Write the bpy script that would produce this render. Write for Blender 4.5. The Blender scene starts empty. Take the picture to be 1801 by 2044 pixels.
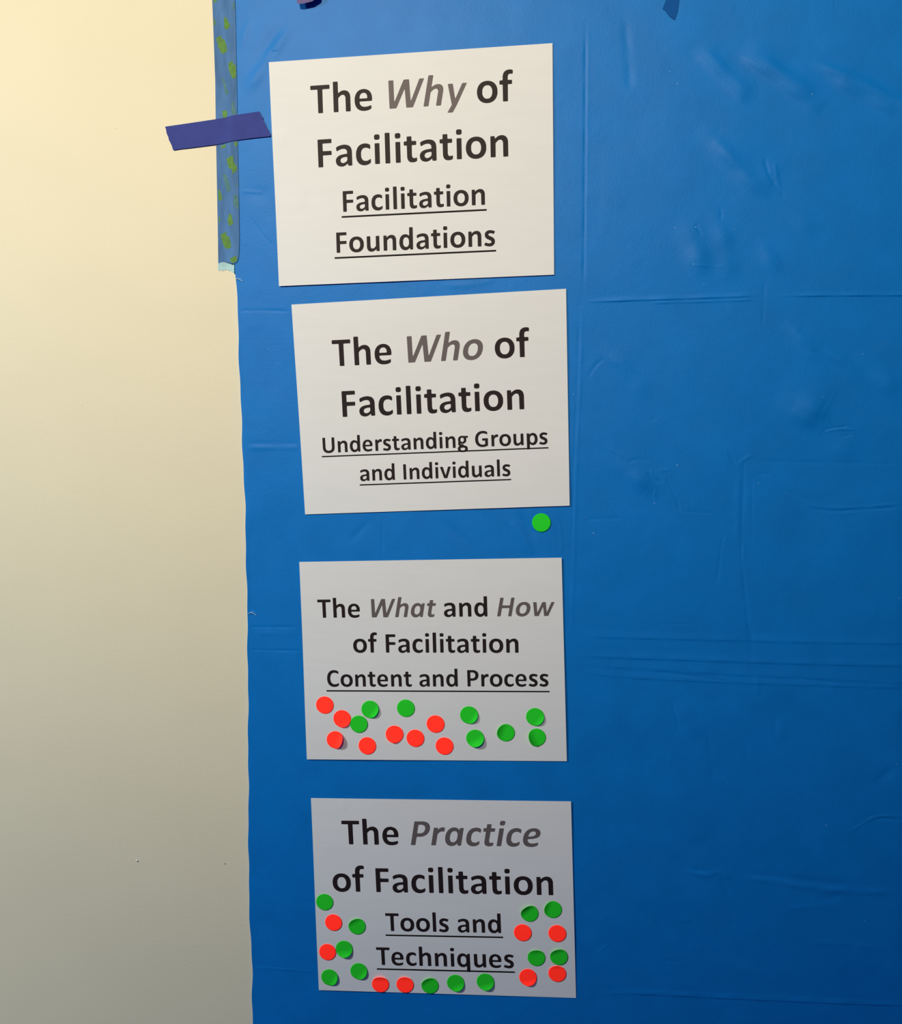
import bpy, bmesh, math, random
import numpy as np
from mathutils import Vector, Matrix
from mathutils.geometry import tessellate_polygon

# ------------------------------------------------------------------ camera
# The wall is the plane y = 0 and is seen from y < 0; x runs right, z up, metres.
scene = bpy.context.scene
PITCH, YAW, ROLL, DIST, CAM_Z = -0.09810253, -0.10264528, 0.01201848, 0.87059749, 1.45
FOCAL_PX = 1700.0
cp, sp, cy, sy = math.cos(PITCH), math.sin(PITCH), math.cos(YAW), math.sin(YAW)
fwd = Vector((sy * cp, cy * cp, sp))
right = Vector((cy, -sy, 0))
up = right.cross(fwd)
r2 = right * math.cos(ROLL) + up * math.sin(ROLL)
u2 = -right * math.sin(ROLL) + up * math.cos(ROLL)
cam_data = bpy.data.cameras.new('camera')
cam_data.sensor_fit = 'VERTICAL'
cam_data.sensor_height = 36.0
cam_data.lens = 36.0 * FOCAL_PX / 2044.0
cam_data.clip_start = 0.01
cam = bpy.data.objects.new('camera', cam_data)
scene.collection.objects.link(cam)
m = Matrix((r2, u2, -fwd)).transposed().to_4x4()
m.translation = Vector((0, -DIST, CAM_Z))
cam.matrix_world = m
scene.camera = cam

# ------------------------------------------------------------------ light
AMBIENT = (0.006, 0.020, 0.097)          # dim bluish light of the room around the camera
SPOT = ((-0.80, -2.80, 3.00), (-0.101, 0.0, 2.446), 0.50, 378.0, (1.0, 0.882, 0.625))   # ceiling spot aimed high at the wall
DOWNLIGHT = ((-1.60, -1.20, 2.30), 53.0, (0.941, 1.0, 0.948))                          # lamp over the bare wall
world = bpy.data.worlds.new('room_light')
scene.world = world
world.use_nodes = True
world.node_tree.nodes['Background'].inputs[0].default_value = (*AMBIENT, 1)
world.node_tree.nodes['Background'].inputs[1].default_value = 1.0


def lamp(name, loc, target, power, color, size):
    d = bpy.data.lights.new(name, 'AREA')
    d.shape = 'DISK'
    d.size = size
    d.energy = power
    d.color = color
    o = bpy.data.objects.new(name, d)
    o.location = loc
    o.rotation_euler = (Vector(target) - Vector(loc)).to_track_quat('-Z', 'Y').to_euler()
    scene.collection.objects.link(o)
    return o


lamp('ceiling_light', DOWNLIGHT[0], (DOWNLIGHT[0][0], DOWNLIGHT[0][1], 0.0), DOWNLIGHT[1], DOWNLIGHT[2], 0.30)
d = bpy.data.lights.new('track_spot', 'SPOT')
d.energy, d.color = SPOT[3], SPOT[4]
d.spot_size, d.spot_blend, d.shadow_soft_size = 2 * SPOT[2], 1.0, 0.12
o = bpy.data.objects.new('track_spot', d)
o.location = SPOT[0]
o.rotation_euler = (Vector(SPOT[1]) - Vector(SPOT[0])).to_track_quat('-Z', 'Y').to_euler()
scene.collection.objects.link(o)

scene.view_settings.view_transform = 'Standard'
scene.view_settings.look = 'None'
scene.view_settings.exposure = 0.0
scene.view_settings.gamma = 1.0
scene.view_settings.use_curve_mapping = False

# ------------------------------------------------------------------ measured places on the wall (x, z in metres)
LINES = [
    (0, 'The _Why_ of', -0.23521, 1.76086, 1.993, 0.04243, None),
    (0, 'Facilitation', -0.2305, 1.70885, 2.072, 0.04255, None),
    (0, 'Facilitation', -0.20442, 1.66527, 1.964, 0.03194, [0.00062, 0.14698, -0.00489, -0.00496]),
    (0, 'Foundations', -0.21116, 1.62503, 1.957, 0.03173, [7e-05, 0.16373, -0.00498, -0.00477]),
    (1, 'The _Who_ of', -0.21341, 1.51155, 2.977, 0.04178, None),
    (1, 'Facilitation', -0.20591, 1.45995, 3.002, 0.04171, None),
    (1, 'Understanding Groups', -0.22528, 1.4226, 3.055, 0.02501, [0.00021, 0.23414, -0.00364, -0.00356]),
    (1, 'and Individuals', -0.18522, 1.39429, 2.965, 0.02495, [0.00026, 0.15708, -0.00403, -0.00362]),
    (2, 'The _What_ and _How_', -0.23003, 1.24851, 2.522, 0.03099, None),
    (2, 'of Facilitation', -0.19232, 1.21244, 2.265, 0.03113, None),
    (2, 'Content and Process', -0.22041, 1.17438, 2.589, 0.02779, [-0.00018, 0.2361, -0.00452, -0.00546]),
    (3, 'The _Practice_', -0.20391, 0.99986, 2.942, 0.04224, None),
    (3, 'of Facilitation', -0.21495, 0.94565, 2.96, 0.04262, None),
    (3, 'Tools and', -0.15546, 0.90462, 3.161, 0.03193, [-0.00015, 0.12788, -0.00494, -0.00479]),
    (3, 'Techniques', -0.16537, 0.86463, 3.111, 0.03218, [0.00024, 0.15114, -0.00486, -0.00457])]
SHEETS = [
    [(-0.27772, 1.81166), (0.00366, 1.82063), (0.01037, 1.60218), (-0.26897, 1.59253)],
    [(-0.25589, 1.57385), (0.02246, 1.58853), (0.03142, 1.3734), (-0.24286, 1.35836)],
    [(-0.24939, 1.30786), (0.02463, 1.3201), (0.03534, 1.10579), (-0.24208, 1.09326)],
    [(-0.23788, 1.04997), (0.04076, 1.0627), (0.05168, 0.84425), (-0.22991, 0.82954)]]
RED_C = [(-0.22216, 1.15428), (-0.20327, 1.14022), (-0.21062, 1.11676), (-0.1759, 1.1118), (-0.14657, 1.12601), (-0.12422, 1.12268), (-0.10285, 1.13926), (-0.09311, 1.11571)]
GREEN_C = [(-0.17296, 1.15194), (-0.1851, 1.13526), (-0.13467, 1.15492), (-0.06756, 1.15078), (-0.06077, 1.12588), (-0.02885, 1.13357), (0.00141, 1.15205), (0.00351, 1.13013)]
RED_D = [(-0.21298, 0.91004), (-0.21975, 0.87532), (-0.16069, 0.84235), (-0.13345, 0.84408), (-0.00662, 0.91385), (0.03005, 0.91578), (-2e-05, 0.86378), (0.03113, 0.87053)]
GREEN_D = [(-0.22289, 0.93286), (-0.18681, 0.90775), (-0.20117, 0.88053), (-0.21757, 0.8459), (-0.18485, 0.85575), (-0.10604, 0.84547), (-0.07801, 0.85082), (-0.04568, 0.85491), (0.00011, 0.93634), (0.02471, 0.94227), (0.00852, 0.88685), (0.0323, 0.88995)]
GREEN_TARP = [(0.00339, 1.35537)]
TARP_EDGE = [(-0.31386, 1.94928), (-0.31385, 1.87383), (-0.31434, 1.75816), (-0.31486, 1.67932), (-0.31525, 1.60916), (-0.31445, 1.5889), (-0.31324, 1.55835), (-0.31228, 1.50699), (-0.31001, 1.42887), (-0.30918, 1.40782), (-0.30805, 1.36543), (-0.30753, 1.31727), (-0.30707, 1.26316), (-0.3069, 1.23038), (-0.30725, 1.15298), (-0.30762, 1.09689), (-0.30866, 0.98265), (-0.30876, 0.92451), (-0.307, 0.87764), (-0.30618, 0.84809), (-0.30658, 0.81229), (-0.30577, 0.77994), (-0.30598, 0.65424)]
TAPE_STRIP_L = [(-0.33783, 1.93159), (-0.33667, 1.87468), (-0.33572, 1.83633), (-0.33476, 1.79764), (-0.33484, 1.75865), (-0.33448, 1.67961), (-0.3343, 1.63956), (-0.33439, 1.61637)]
TAPE_STRIP_B = [(-0.3317, 1.61736), (-0.32848, 1.61784), (-0.32528, 1.61731), (-0.32262, 1.61678), (-0.3189, 1.61574), (-0.31624, 1.61547)]
TAPE_STRIP_R = [(-0.31328, 1.61722), (-0.31162, 1.62224), (-0.31061, 1.63931), (-0.31063, 1.67925), (-0.31105, 1.72869), (-0.3112, 1.75808), (-0.31122, 1.79697), (-0.31163, 1.84512), (-0.31229, 1.87377), (-0.3136, 1.93053)]
TAPE_STUB = [(-0.33435, 1.61839), (-0.33472, 1.61182), (-0.33397, 1.60878), (-0.3318, 1.61028), (-0.33023, 1.60824), (-0.32913, 1.60976), (-0.327, 1.60923), (-0.32591, 1.61074), (-0.3238, 1.60871), (-0.32219, 1.6092), (-0.32008, 1.60767), (-0.31795, 1.60665), (-0.31663, 1.60563), (-0.3162, 1.61825)]
BLOTCHES = [[(-0.32445, 1.85753), (-0.32186, 1.85696), (-0.31984, 1.85306), (-0.31752, 1.84772), (-0.31942, 1.84558), (-0.3241, 1.84554), (-0.32454, 1.85131)], [(-0.33308, 1.83768), (-0.32783, 1.84039), (-0.32735, 1.83749), (-0.32374, 1.83497), (-0.32075, 1.82478), (-0.32601, 1.82205), (-0.32859, 1.82454), (-0.33112, 1.82992)], [(-0.31988, 1.8127), (-0.31516, 1.81448), (-0.31469, 1.81109), (-0.31179, 1.80956), (-0.31194, 1.79796), (-0.3154, 1.79709), (-0.31743, 1.80102), (-0.31995, 1.80787)], [(-0.32808, 1.76729), (-0.32261, 1.76764), (-0.3222, 1.75933), (-0.32695, 1.75846)], [(-0.33568, 1.8584), (-0.33337, 1.85257), (-0.33415, 1.84972), (-0.33539, 1.85025)], [(-0.33562, 1.8756), (-0.33095, 1.87447), (-0.33254, 1.87262), (-0.33516, 1.87129)], [(-0.33052, 1.73057), (-0.32836, 1.73397), (-0.32362, 1.73387), (-0.32524, 1.73095)], [(-0.31464, 1.73564), (-0.31097, 1.73556), (-0.31156, 1.73017), (-0.31416, 1.73268)], [(-0.32381, 1.72008), (-0.31587, 1.72288), (-0.31542, 1.71696), (-0.31131, 1.70899), (-0.31664, 1.70464), (-0.31763, 1.7091), (-0.3213, 1.71115)], [(-0.33355, 1.69154), (-0.33013, 1.68651), (-0.32862, 1.68052), (-0.33301, 1.67859)], [(-0.32194, 1.66547), (-0.31929, 1.66543), (-0.31624, 1.6554), (-0.32158, 1.65296), (-0.32311, 1.65749)], [(-0.33182, 1.64456), (-0.32537, 1.6485), (-0.32489, 1.64448), (-0.32121, 1.64143), (-0.31921, 1.63187), (-0.32563, 1.63042), (-0.32824, 1.63447)], [(-0.32097, 1.6203), (-0.314, 1.62377), (-0.3135, 1.62125), (-0.31248, 1.61771), (-0.31729, 1.61644), (-0.32047, 1.61778)], [(-0.33322, 1.66462), (-0.33156, 1.66159), (-0.33162, 1.65759), (-0.33311, 1.65811)]]
FAINT_BLOTCHES = [[(-0.32789, 1.80133), (-0.32533, 1.79738), (-0.32228, 1.7905), (-0.3203, 1.78267), (-0.32344, 1.78276), (-0.32544, 1.78962)], [(-0.31728, 1.77384), (-0.31516, 1.77573), (-0.31317, 1.76789), (-0.31272, 1.76203), (-0.31638, 1.76309)], [(-0.31443, 1.86909), (-0.31234, 1.86997), (-0.31247, 1.86044), (-0.31449, 1.86433)], [(-0.32826, 1.70534), (-0.32455, 1.70527), (-0.32045, 1.69629), (-0.31952, 1.68734), (-0.32269, 1.68739), (-0.32576, 1.69538)], [(-0.3164, 1.68332), (-0.31321, 1.68426), (-0.31084, 1.67926), (-0.3113, 1.66832), (-0.31547, 1.67335)], [(-0.31286, 1.69517), (-0.31138, 1.69465), (-0.31143, 1.69118), (-0.31311, 1.6922)]]
PURPLE_TAPE = [(-0.38831, 1.75323), (-0.36185, 1.75615), (-0.3343, 1.75932), (-0.30905, 1.76223), (-0.28782, 1.76463), (-0.28661, 1.76139), (-0.28424, 1.75861), (-0.28457, 1.75696), (-0.28252, 1.7535), (-0.28078, 1.74976), (-0.27894, 1.7466), (-0.2774, 1.74383), (-0.27637, 1.74186), (-0.2767, 1.7403), (-0.29258, 1.73928), (-0.30989, 1.7375), (-0.33469, 1.7344), (-0.36231, 1.73172), (-0.37405, 1.73078), (-0.38015, 1.72981), (-0.38085, 1.7321), (-0.38145, 1.7341), (-0.38309, 1.7376), (-0.38453, 1.7401), (-0.38491, 1.74258), (-0.38674, 1.74658), (-0.3873, 1.75054)]
SCRAP_A = [(-0.24895, 1.90433), (-0.24863, 1.8714), (-0.24764, 1.86664), (-0.24357, 1.86625), (-0.24, 1.86683), (-0.23338, 1.868), (-0.23084, 1.86932), (-0.22677, 1.87153), (-0.21557, 1.90296)]
FLAP_SHADOW = [(0.10689, 1.84908), (0.10903, 1.85444), (0.11158, 1.86158), (0.11306, 1.88496), (0.12145, 1.88461), (0.12223, 1.85757), (0.12101, 1.8463), (0.11851, 1.83822), (0.11563, 1.84014), (0.11274, 1.84251), (0.10978, 1.8467)]
CREASES = [
    ('V', 0.002, -0.6, [(0.03464, 1.84711), (0.03757, 1.72152), (0.03999, 1.57759)]),
    ('R', 0.0025, 0.12, [(0.03715, 1.84244), (0.0395, 1.72148), (0.04146, 1.57758)]),
    ('R', 0.0025, 0.3, [(0.039, 1.57759), (0.03916, 1.47891), (0.03688, 1.41352), (0.03763, 1.32656), (0.03572, 1.22193)]),
    ('V', 0.002, -0.22, [(0.03605, 1.5776), (0.03617, 1.47889), (0.03437, 1.41348), (0.03459, 1.32648)]),
    ('V', 0.004, -0.3, [(0.07171, 1.84579), (0.07648, 1.79979), (0.07927, 1.77198)]),
    ('D', 0.0011, 1.1, [(0.04003, 1.57588), (0.10588, 1.57785), (0.16828, 1.57981), (0.20996, 1.58133)]),
    ('D', 0.00125, 0.5, [(0.10115, 1.57448), (0.16368, 1.57574), (0.21108, 1.57751)]),
    ('D', 0.0011, 1.0, [(0.22271, 1.5808), (0.27179, 1.5811), (0.34135, 1.5813), (0.43121, 1.58142)]),
    ('V', 0.002, -0.25, [(0.21258, 1.59608), (0.21252, 1.57702), (0.21316, 1.55307)]),
    ('D', 0.002, 0.55, [(0.03427, 1.23878), (0.08724, 1.23919), (0.21191, 1.24079), (0.28498, 1.24152), (0.36192, 1.24345), (0.45507, 1.24552)]),
    ('D', 0.002, 0.7, [(0.03171, 1.21807), (0.08789, 1.21821), (0.20796, 1.21888), (0.28613, 1.21949), (0.36328, 1.22113), (0.45663, 1.22346)]),
    ('D', 0.0025, 0.5, [(0.03448, 1.21023), (0.09837, 1.20757), (0.20855, 1.20539), (0.29173, 1.2053), (0.36433, 1.2038), (0.45799, 1.20432)]),
    ('D', 0.002, 0.55, [(0.03309, 1.2038), (0.0681, 1.19891), (0.10378, 1.19725), (0.20892, 1.19706), (0.29214, 1.19757), (0.36465, 1.1987), (0.45828, 1.20029)]),
    ('V', 0.002, -0.3, [(0.2577, 1.20488), (0.29683, 1.20036), (0.3258, 1.20007)]),
    ('V', 0.002, -0.3, [(0.11868, 1.20526), (0.16901, 1.20109), (0.204, 1.19633)]),
    ('V', 0.003, -0.3, [(0.21486, 1.26253), (0.21677, 1.242), (0.21609, 1.2135)]),
    ('R', 0.003, 0.3, [(0.2221, 1.21116), (0.22466, 1.19826), (0.22451, 1.18)]),
    ('V', 0.0015, -0.2, [(0.12199, 1.25508), (0.16191, 1.25496)]),
    ('V', 0.002, -0.35, [(-0.31258, 1.56805), (-0.29015, 1.56851), (-0.2562, 1.56742)]),
    ('R', 0.003, 0.5, [(-0.30894, 1.42731), (-0.28078, 1.42771), (-0.24744, 1.42818)]),
    ('V', 0.003, -0.3, [(-0.30835, 1.431), (-0.28075, 1.43138), (-0.24743, 1.43184)]),
    ('V', 0.002, -0.35, [(-0.30628, 1.23589), (-0.24956, 1.2374)]),
    ('V', 0.002, -0.35, [(-0.30658, 1.21062), (-0.24586, 1.21191)]),
    ('R', 0.003, 0.3, [(-0.3047, 1.22937), (-0.28258, 1.2291), (-0.24959, 1.23141)]),
    ('R', 0.002, 0.35, [(-0.30501, 0.84937), (-0.27454, 0.85007), (-0.23235, 0.84995)]),
    ('R', 0.002, 0.3, [(-0.30769, 0.96825), (-0.30091, 0.96291), (-0.29356, 0.95762)]),
    ('D', 0.0015, 0.8, [(0.06494, 0.84853), (0.11499, 0.85447), (0.1516, 0.8553), (0.19822, 0.85643), (0.2697, 0.85916), (0.31002, 0.86039), (0.38502, 0.86406), (0.48176, 0.86967)]),
    ('R', 0.002, 0.15, [(0.06327, 0.85125), (0.11489, 0.85731), (0.15147, 0.85869), (0.19805, 0.86036), (0.26953, 0.8625), (0.38485, 0.86681)]),
    ('V', 0.0025, -0.35, [(0.20054, 1.43109), (0.20177, 1.38133), (0.20204, 1.33099), (0.20917, 1.28028), (0.21637, 1.22907)]),
    ('R', 0.003, 0.3, [(0.19659, 1.41118), (0.19705, 1.35612), (0.19793, 1.33594)]),
    ('V', 0.002, -0.3, [(0.18558, 1.35079), (0.18231, 1.33553), (0.18141, 1.31007), (0.1791, 1.29467)]),
    ('V', 0.002, -0.25, [(0.20913, 1.41139), (0.21251, 1.33632)]),
    ('R', 0.0025, 0.3, [(0.1997, 1.35114), (0.20534, 1.3336), (0.20466, 1.31584)]),
    ('D', 0.005, 1.2, [(0.17728, 1.81039), (0.19165, 1.7986), (0.21545, 1.782), (0.244, 1.76075), (0.25832, 1.749)]),
    ('R', 0.006, 0.9, [(0.19135, 1.80541), (0.21983, 1.78641), (0.25304, 1.76279)]),
    ('R', 0.005, 1.0, [(0.24215, 1.79706), (0.27458, 1.78482), (0.3071, 1.76814), (0.33075, 1.75535), (0.37633, 1.73261)]),
    ('D', 0.005, 1.08, [(0.25641, 1.78535), (0.28434, 1.77191), (0.33139, 1.74495), (0.37693, 1.72358)]),
    ('D', 0.0045, 0.6, [(0.13531, 1.81401), (0.15472, 1.79516), (0.17421, 1.77402), (0.19351, 1.75747)]),
    ('R', 0.005, 0.5, [(0.14223, 1.81606), (0.16413, 1.79259), (0.1931, 1.76665)]),
    ('R', 0.008, 0.8, [(0.14287, 1.74026), (0.16722, 1.71885), (0.18697, 1.69522), (0.20652, 1.67624)]),
    ('D', 0.007, 0.96, [(0.15726, 1.73298), (0.18178, 1.70695), (0.20153, 1.68332), (0.21829, 1.67373)]),
    ('V', 0.0025, -0.5, [(0.20713, 1.71341), (0.21032, 1.6948), (0.22261, 1.68065), (0.22818, 1.67125)]),
    ('R', 0.0025, 0.4, [(0.21664, 1.70859), (0.22006, 1.68534), (0.2262, 1.67361)]),
    ('R', 0.011, 1.2, [(0.13419, 1.65848), (0.14482, 1.62989), (0.15291, 1.60599), (0.16561, 1.58677)]),
    ('R', 0.01, 0.5, [(0.16544, 1.64863), (0.17116, 1.62489), (0.17691, 1.60106), (0.19197, 1.58188)]),
    ('V', 0.002, -0.5, [(0.14494, 1.65124), (0.14807, 1.6441), (0.15168, 1.63695)]),
    ('R', 0.002, 0.3, [(0.1451, 1.61034), (0.16231, 1.60926), (0.17423, 1.60823)]),
    ('R', 0.007, 0.7, [(0.15539, 1.66291), (0.17056, 1.63912), (0.18556, 1.62002)]),
    ('V', 0.0025, -0.35, [(0.16702, 1.66746), (0.16977, 1.65801), (0.16818, 1.65096)]),
    ('R', 0.007, 0.8, [(0.20356, 1.63876), (0.21639, 1.61503), (0.22891, 1.59837)]),
    ('R', 0.008, 0.3, [(0.22561, 1.66662), (0.24513, 1.64767), (0.26439, 1.63342)]),
    ('R', 0.005, 0.8, [(0.23087, 1.55786), (0.25062, 1.5387), (0.26987, 1.52914), (0.29386, 1.51723), (0.30849, 1.50531)]),
    ('R', 0.01, 1.0, [(0.29373, 1.51963), (0.31778, 1.50536), (0.34698, 1.48877), (0.38435, 1.47231)]),
    ('D', 0.006, 0.6, [(0.23156, 1.54347), (0.25593, 1.5267), (0.28972, 1.50761), (0.31875, 1.48855)]),
    ('D', 0.008, 1.2, [(0.22498, 1.48295), (0.25428, 1.46616), (0.27373, 1.45564), (0.28323, 1.45429)]),
    ('R', 0.007, 0.7, [(0.23911, 1.4855), (0.27304, 1.46879), (0.30187, 1.45694)]),
    ('R', 0.0015, 0.7, [(0.27496, 1.45029), (0.28563, 1.45335), (0.295, 1.45394), (0.30586, 1.45262)]),
    ('V', 0.0015, -0.6, [(0.27393, 1.45174), (0.28553, 1.45529), (0.29724, 1.45592)]),
    ('V', 0.0015, -0.5, [(0.28921, 1.44803), (0.29543, 1.44615), (0.3023, 1.44917)]),
    ('D', 0.007, 0.72, [(0.2696, 1.44435), (0.29383, 1.43246), (0.31316, 1.42296)]),
    ('R', 0.007, 0.6, [(0.04859, 1.53348), (0.07856, 1.5188), (0.10926, 1.47952)]),
    ('V', 0.0025, -0.3, [(0.04459, 1.49886), (0.05401, 1.51624), (0.06373, 1.52121)]),
    ('R', 0.009, 1.1, [(0.07397, 1.42672), (0.09197, 1.40687), (0.10979, 1.39206), (0.11764, 1.37959)]),
    ('V', 0.002, -0.5, [(0.10672, 1.40964), (0.11187, 1.4037), (0.11597, 1.39924), (0.12433, 1.39989)]),
    ('R', 0.002, 0.5, [(0.10965, 1.4107), (0.1138, 1.40474), (0.11986, 1.40082)]),
    ('V', 0.002, -0.4, [(0.12562, 1.40495), (0.13198, 1.39249), (0.13834, 1.38002), (0.14127, 1.36745)]),
    ('R', 0.002, 0.35, [(0.11621, 1.39219), (0.11549, 1.3846), (0.11867, 1.3786)]),
    ('V', 0.002, -0.3, [(0.08669, 1.41686), (0.09544, 1.42202), (0.11131, 1.41976)]),
    ('R', 0.002, 0.3, [(0.11655, 1.41082), (0.12643, 1.40998), (0.13223, 1.41259)]),
    ('V', 0.002, -0.3, [(0.10746, 1.46065), (0.11576, 1.46174)]),
    ('R', 0.0025, 0.4, [(0.06733, 1.43266), (0.07893, 1.4268), (0.0841, 1.42034)]),
    ('V', 0.0025, -0.4, [(0.1851, 1.43086), (0.19036, 1.42102), (0.19444, 1.41611)]),
    ('R', 0.0025, 0.4, [(0.19444, 1.41611), (0.20369, 1.42519), (0.21081, 1.42728)]),
    ('V', 0.002, -0.25, [(0.21405, 1.40899), (0.22853, 1.40776)]),
    ('V', 0.002, -0.5, [(0.26119, 1.3766), (0.28285, 1.37259), (0.30646, 1.3746), (0.35366, 1.37908)]),
    ('R', 0.002, 0.4, [(0.25865, 1.37953), (0.28267, 1.37607), (0.30632, 1.37707), (0.35351, 1.38153)]),
    ('V', 0.0025, -0.25, [(0.20868, 1.42131), (0.28029, 1.42097), (0.35113, 1.42064)]),
    ('V', 0.0025, -0.25, [(0.22905, 1.39684), (0.26804, 1.38271)]),
    ('V', 0.0015, -0.2, [(0.13773, 1.3699), (0.16232, 1.36943), (0.18195, 1.36735)]),
    ('V', 0.002, -0.25, [(0.04837, 1.35975), (0.08344, 1.36157)]),
    ('R', 0.011, 0.7, [(0.14239, 1.17625), (0.15585, 1.15308), (0.17173, 1.13263)]),
    ('V', 0.0025, -0.3, [(0.13998, 1.1735), (0.14559, 1.15788), (0.1487, 1.14211)]),
    ('R', 0.003, 0.3, [(0.15102, 1.14754), (0.16369, 1.14551)]),
    ('V', 0.003, -0.3, [(0.176, 1.15141), (0.18119, 1.12249), (0.18601, 1.09071)]),
    ('R', 0.006, 0.4, [(0.24233, 1.16775), (0.2502, 1.15765), (0.24901, 1.13131)]),
    ('V', 0.003, -0.3, [(0.24368, 1.17042), (0.24407, 1.14159)]),
    ('V', 0.0025, -0.2, [(0.21751, 1.13761), (0.21658, 1.11373)]),
    ('R', 0.003, 0.7, [(0.1568, 0.99398), (0.1748, 0.99137), (0.18656, 0.99053), (0.19344, 0.99647), (0.20285, 0.99), (0.21052, 0.98835)]),
    ('V', 0.003, -0.7, [(0.16431, 0.99833), (0.17721, 0.99482), (0.18539, 0.99428)]),
    ('V', 0.003, -0.5, [(0.1936, 0.99265), (0.20071, 0.98055), (0.20901, 0.96467)]),
    ('R', 0.004, 0.5, [(0.21043, 0.99052), (0.24823, 0.99095), (0.27857, 0.98436), (0.31835, 0.98337), (0.37766, 0.98487)]),
    ('V', 0.004, -0.4, [(0.2179, 0.99322), (0.25812, 0.9938), (0.29818, 0.99007), (0.3278, 0.99105)]),
    ('V', 0.005, -0.4, [(0.28912, 0.97315), (0.30899, 0.97349), (0.32342, 0.98102)]),
    ('R', 0.003, 0.3, [(0.25974, 0.96012), (0.28962, 0.96339), (0.30922, 0.96916)]),
    ('R', 0.003, 0.3, [(0.14857, 0.93813), (0.17419, 0.9417)]),
    ('R', 0.003, 0.3, [(0.28165, 0.92336), (0.33136, 0.92722), (0.36627, 0.92176)]),
    ('R', 0.002, 0.5, [(0.31994, 1.04417), (0.33164, 1.05395), (0.34334, 1.06263), (0.35529, 1.066), (0.37276, 1.06548), (0.4012, 1.0651)]),
    ('V', 0.0025, -0.4, [(0.34103, 1.06037), (0.35306, 1.06269), (0.37298, 1.06179)]),
    ('R', 0.007, 0.5, [(0.20153, 0.90043), (0.22749, 0.89137), (0.26373, 0.87763)]),
    ('V', 0.004, -0.3, [(0.12762, 0.94492), (0.13855, 0.92902), (0.15465, 0.9135)]),
    ('R', 0.0025, 0.25, [(0.07157, 0.89574), (0.08702, 0.90824)]),
    ('V', 0.0025, -0.25, [(0.13978, 0.89439), (0.16065, 0.89156)]),
    ('V', 0.005, -0.4, [(0.33667, 1.09393), (0.35056, 1.10522), (0.36932, 1.12192)]),
    ('V', 0.003, -0.3, [(0.3475, 1.45747), (0.35843, 1.28523), (0.3709, 1.08012), (0.38541, 0.84143)]),
    ('R', 0.006, 0.7, [(-0.25131, 1.85019), (-0.26683, 1.83168), (-0.28249, 1.8106), (-0.30361, 1.7798)]),
    ('V', 0.006, -0.4, [(-0.25895, 1.85521), (-0.27714, 1.82962), (-0.29814, 1.80143)]),
    ('R', 0.004, 0.4, [(-0.2949, 1.85886), (-0.30288, 1.84004), (-0.30831, 1.82102)]),
    ('V', 0.0015, -0.25, [(-0.29973, 1.66318), (-0.28673, 1.64407), (-0.27262, 1.62993)]),
    ('V', 0.007, -0.5, [(-0.31001, 1.68669), (-0.28895, 1.68488), (-0.27428, 1.68267)]),
    ('R', 0.0025, 0.3, [(-0.31, 1.68769), (-0.29945, 1.68702), (-0.28369, 1.68578)]),
    ('R', 0.00125, 0.5, [(-0.31485, 1.59954), (-0.3111, 1.60003), (-0.3074, 1.59799)]),
    ('R', 0.002, 0.7, [(-0.30556, 1.25067), (-0.30002, 1.25195), (-0.29673, 1.24934)]),
    ('V', 0.0015, -0.3, [(-0.16072, 1.35915), (-0.16115, 1.33441), (-0.16106, 1.31327)]),
    ('R', 0.0015, 0.35, [(0.01165, 1.37226), (0.01899, 1.36216), (0.02329, 1.35198), (0.02456, 1.32103)]),
    ('V', 0.004, -0.5, [(-0.02294, 1.36895), (-0.00979, 1.35119), (0.00081, 1.33335)]),
    ('R', 0.0015, 0.35, [(-0.01416, 1.3397), (-0.00936, 1.33049), (-0.00456, 1.32127)]),
    ('R', 0.005, 0.5, [(-0.03314, 1.36615), (-0.01992, 1.34577), (-0.00146, 1.32031)]),
    ('V', 0.005, -0.3, [(-0.10553, 1.35935), (-0.07922, 1.3391), (-0.05818, 1.32137)]),
    ('V', 0.004, -0.25, [(-0.16867, 1.36054), (-0.18456, 1.34175), (-0.20058, 1.32546)]),
    ('R', 0.003, 0.35, [(-0.10284, 1.59291), (-0.07749, 1.5918), (-0.04737, 1.59754)])]
GLINT_BUMPS = [(0.11599, 1.79172), (0.12346, 1.78047), (0.2478, 1.76702), (0.15891, 1.72692), (0.15645, 1.71814), (0.12606, 1.64625), (0.12951, 1.64336), (0.1456, 1.6465), (0.14506, 1.6113), (0.15585, 1.59209), (0.18308, 1.64465), (0.22262, 1.61214), (0.19083, 1.56462), (0.30779, 1.5259), (0.27269, 1.48432), (0.03252, 1.48535), (0.13702, 1.41567), (0.11575, 1.37702), (0.21595, 1.39908), (0.05632, 1.34558), (0.22559, 1.31594), (0.14248, 1.29558), (0.35539, 1.28865), (0.29718, 1.27458), (0.31812, 1.25958), (0.19433, 1.09599), (0.34137, 1.06304), (0.29888, 1.05192), (0.34233, 0.95204), (0.06328, 0.85068), (-0.28146, 1.52922), (-0.28099, 1.52307), (0.0584, 1.66949), (-0.25502, 1.23938), (0.36417, 1.11956)]
FINE_ROWS = [(1.571, 1.5854), (1.1808, 1.2541), (0.8337, 0.8821)]
THREADS = [[(-0.31484, 1.5998), (-0.3127, 1.60029), (-0.31058, 1.59952), (-0.30899, 1.5985), (-0.3074, 1.59773)], [(-0.30556, 1.25012), (-0.30334, 1.25129), (-0.30113, 1.25137), (-0.29893, 1.25035), (-0.29674, 1.24879)]]
DARK_SPECKS = [(0.00333, 1.33496), (0.04737, 1.35973), (0.13528, 1.43612), (0.32741, 1.53833), (0.25988, 1.44912), (0.19789, 1.21171), (0.33932, 1.21502)]
WALL_MARKS = [(-0.43845, 0.96358), (-0.33658, 0.9666), (-0.48773, 1.47013), (-0.44225, 1.75329)]

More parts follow.
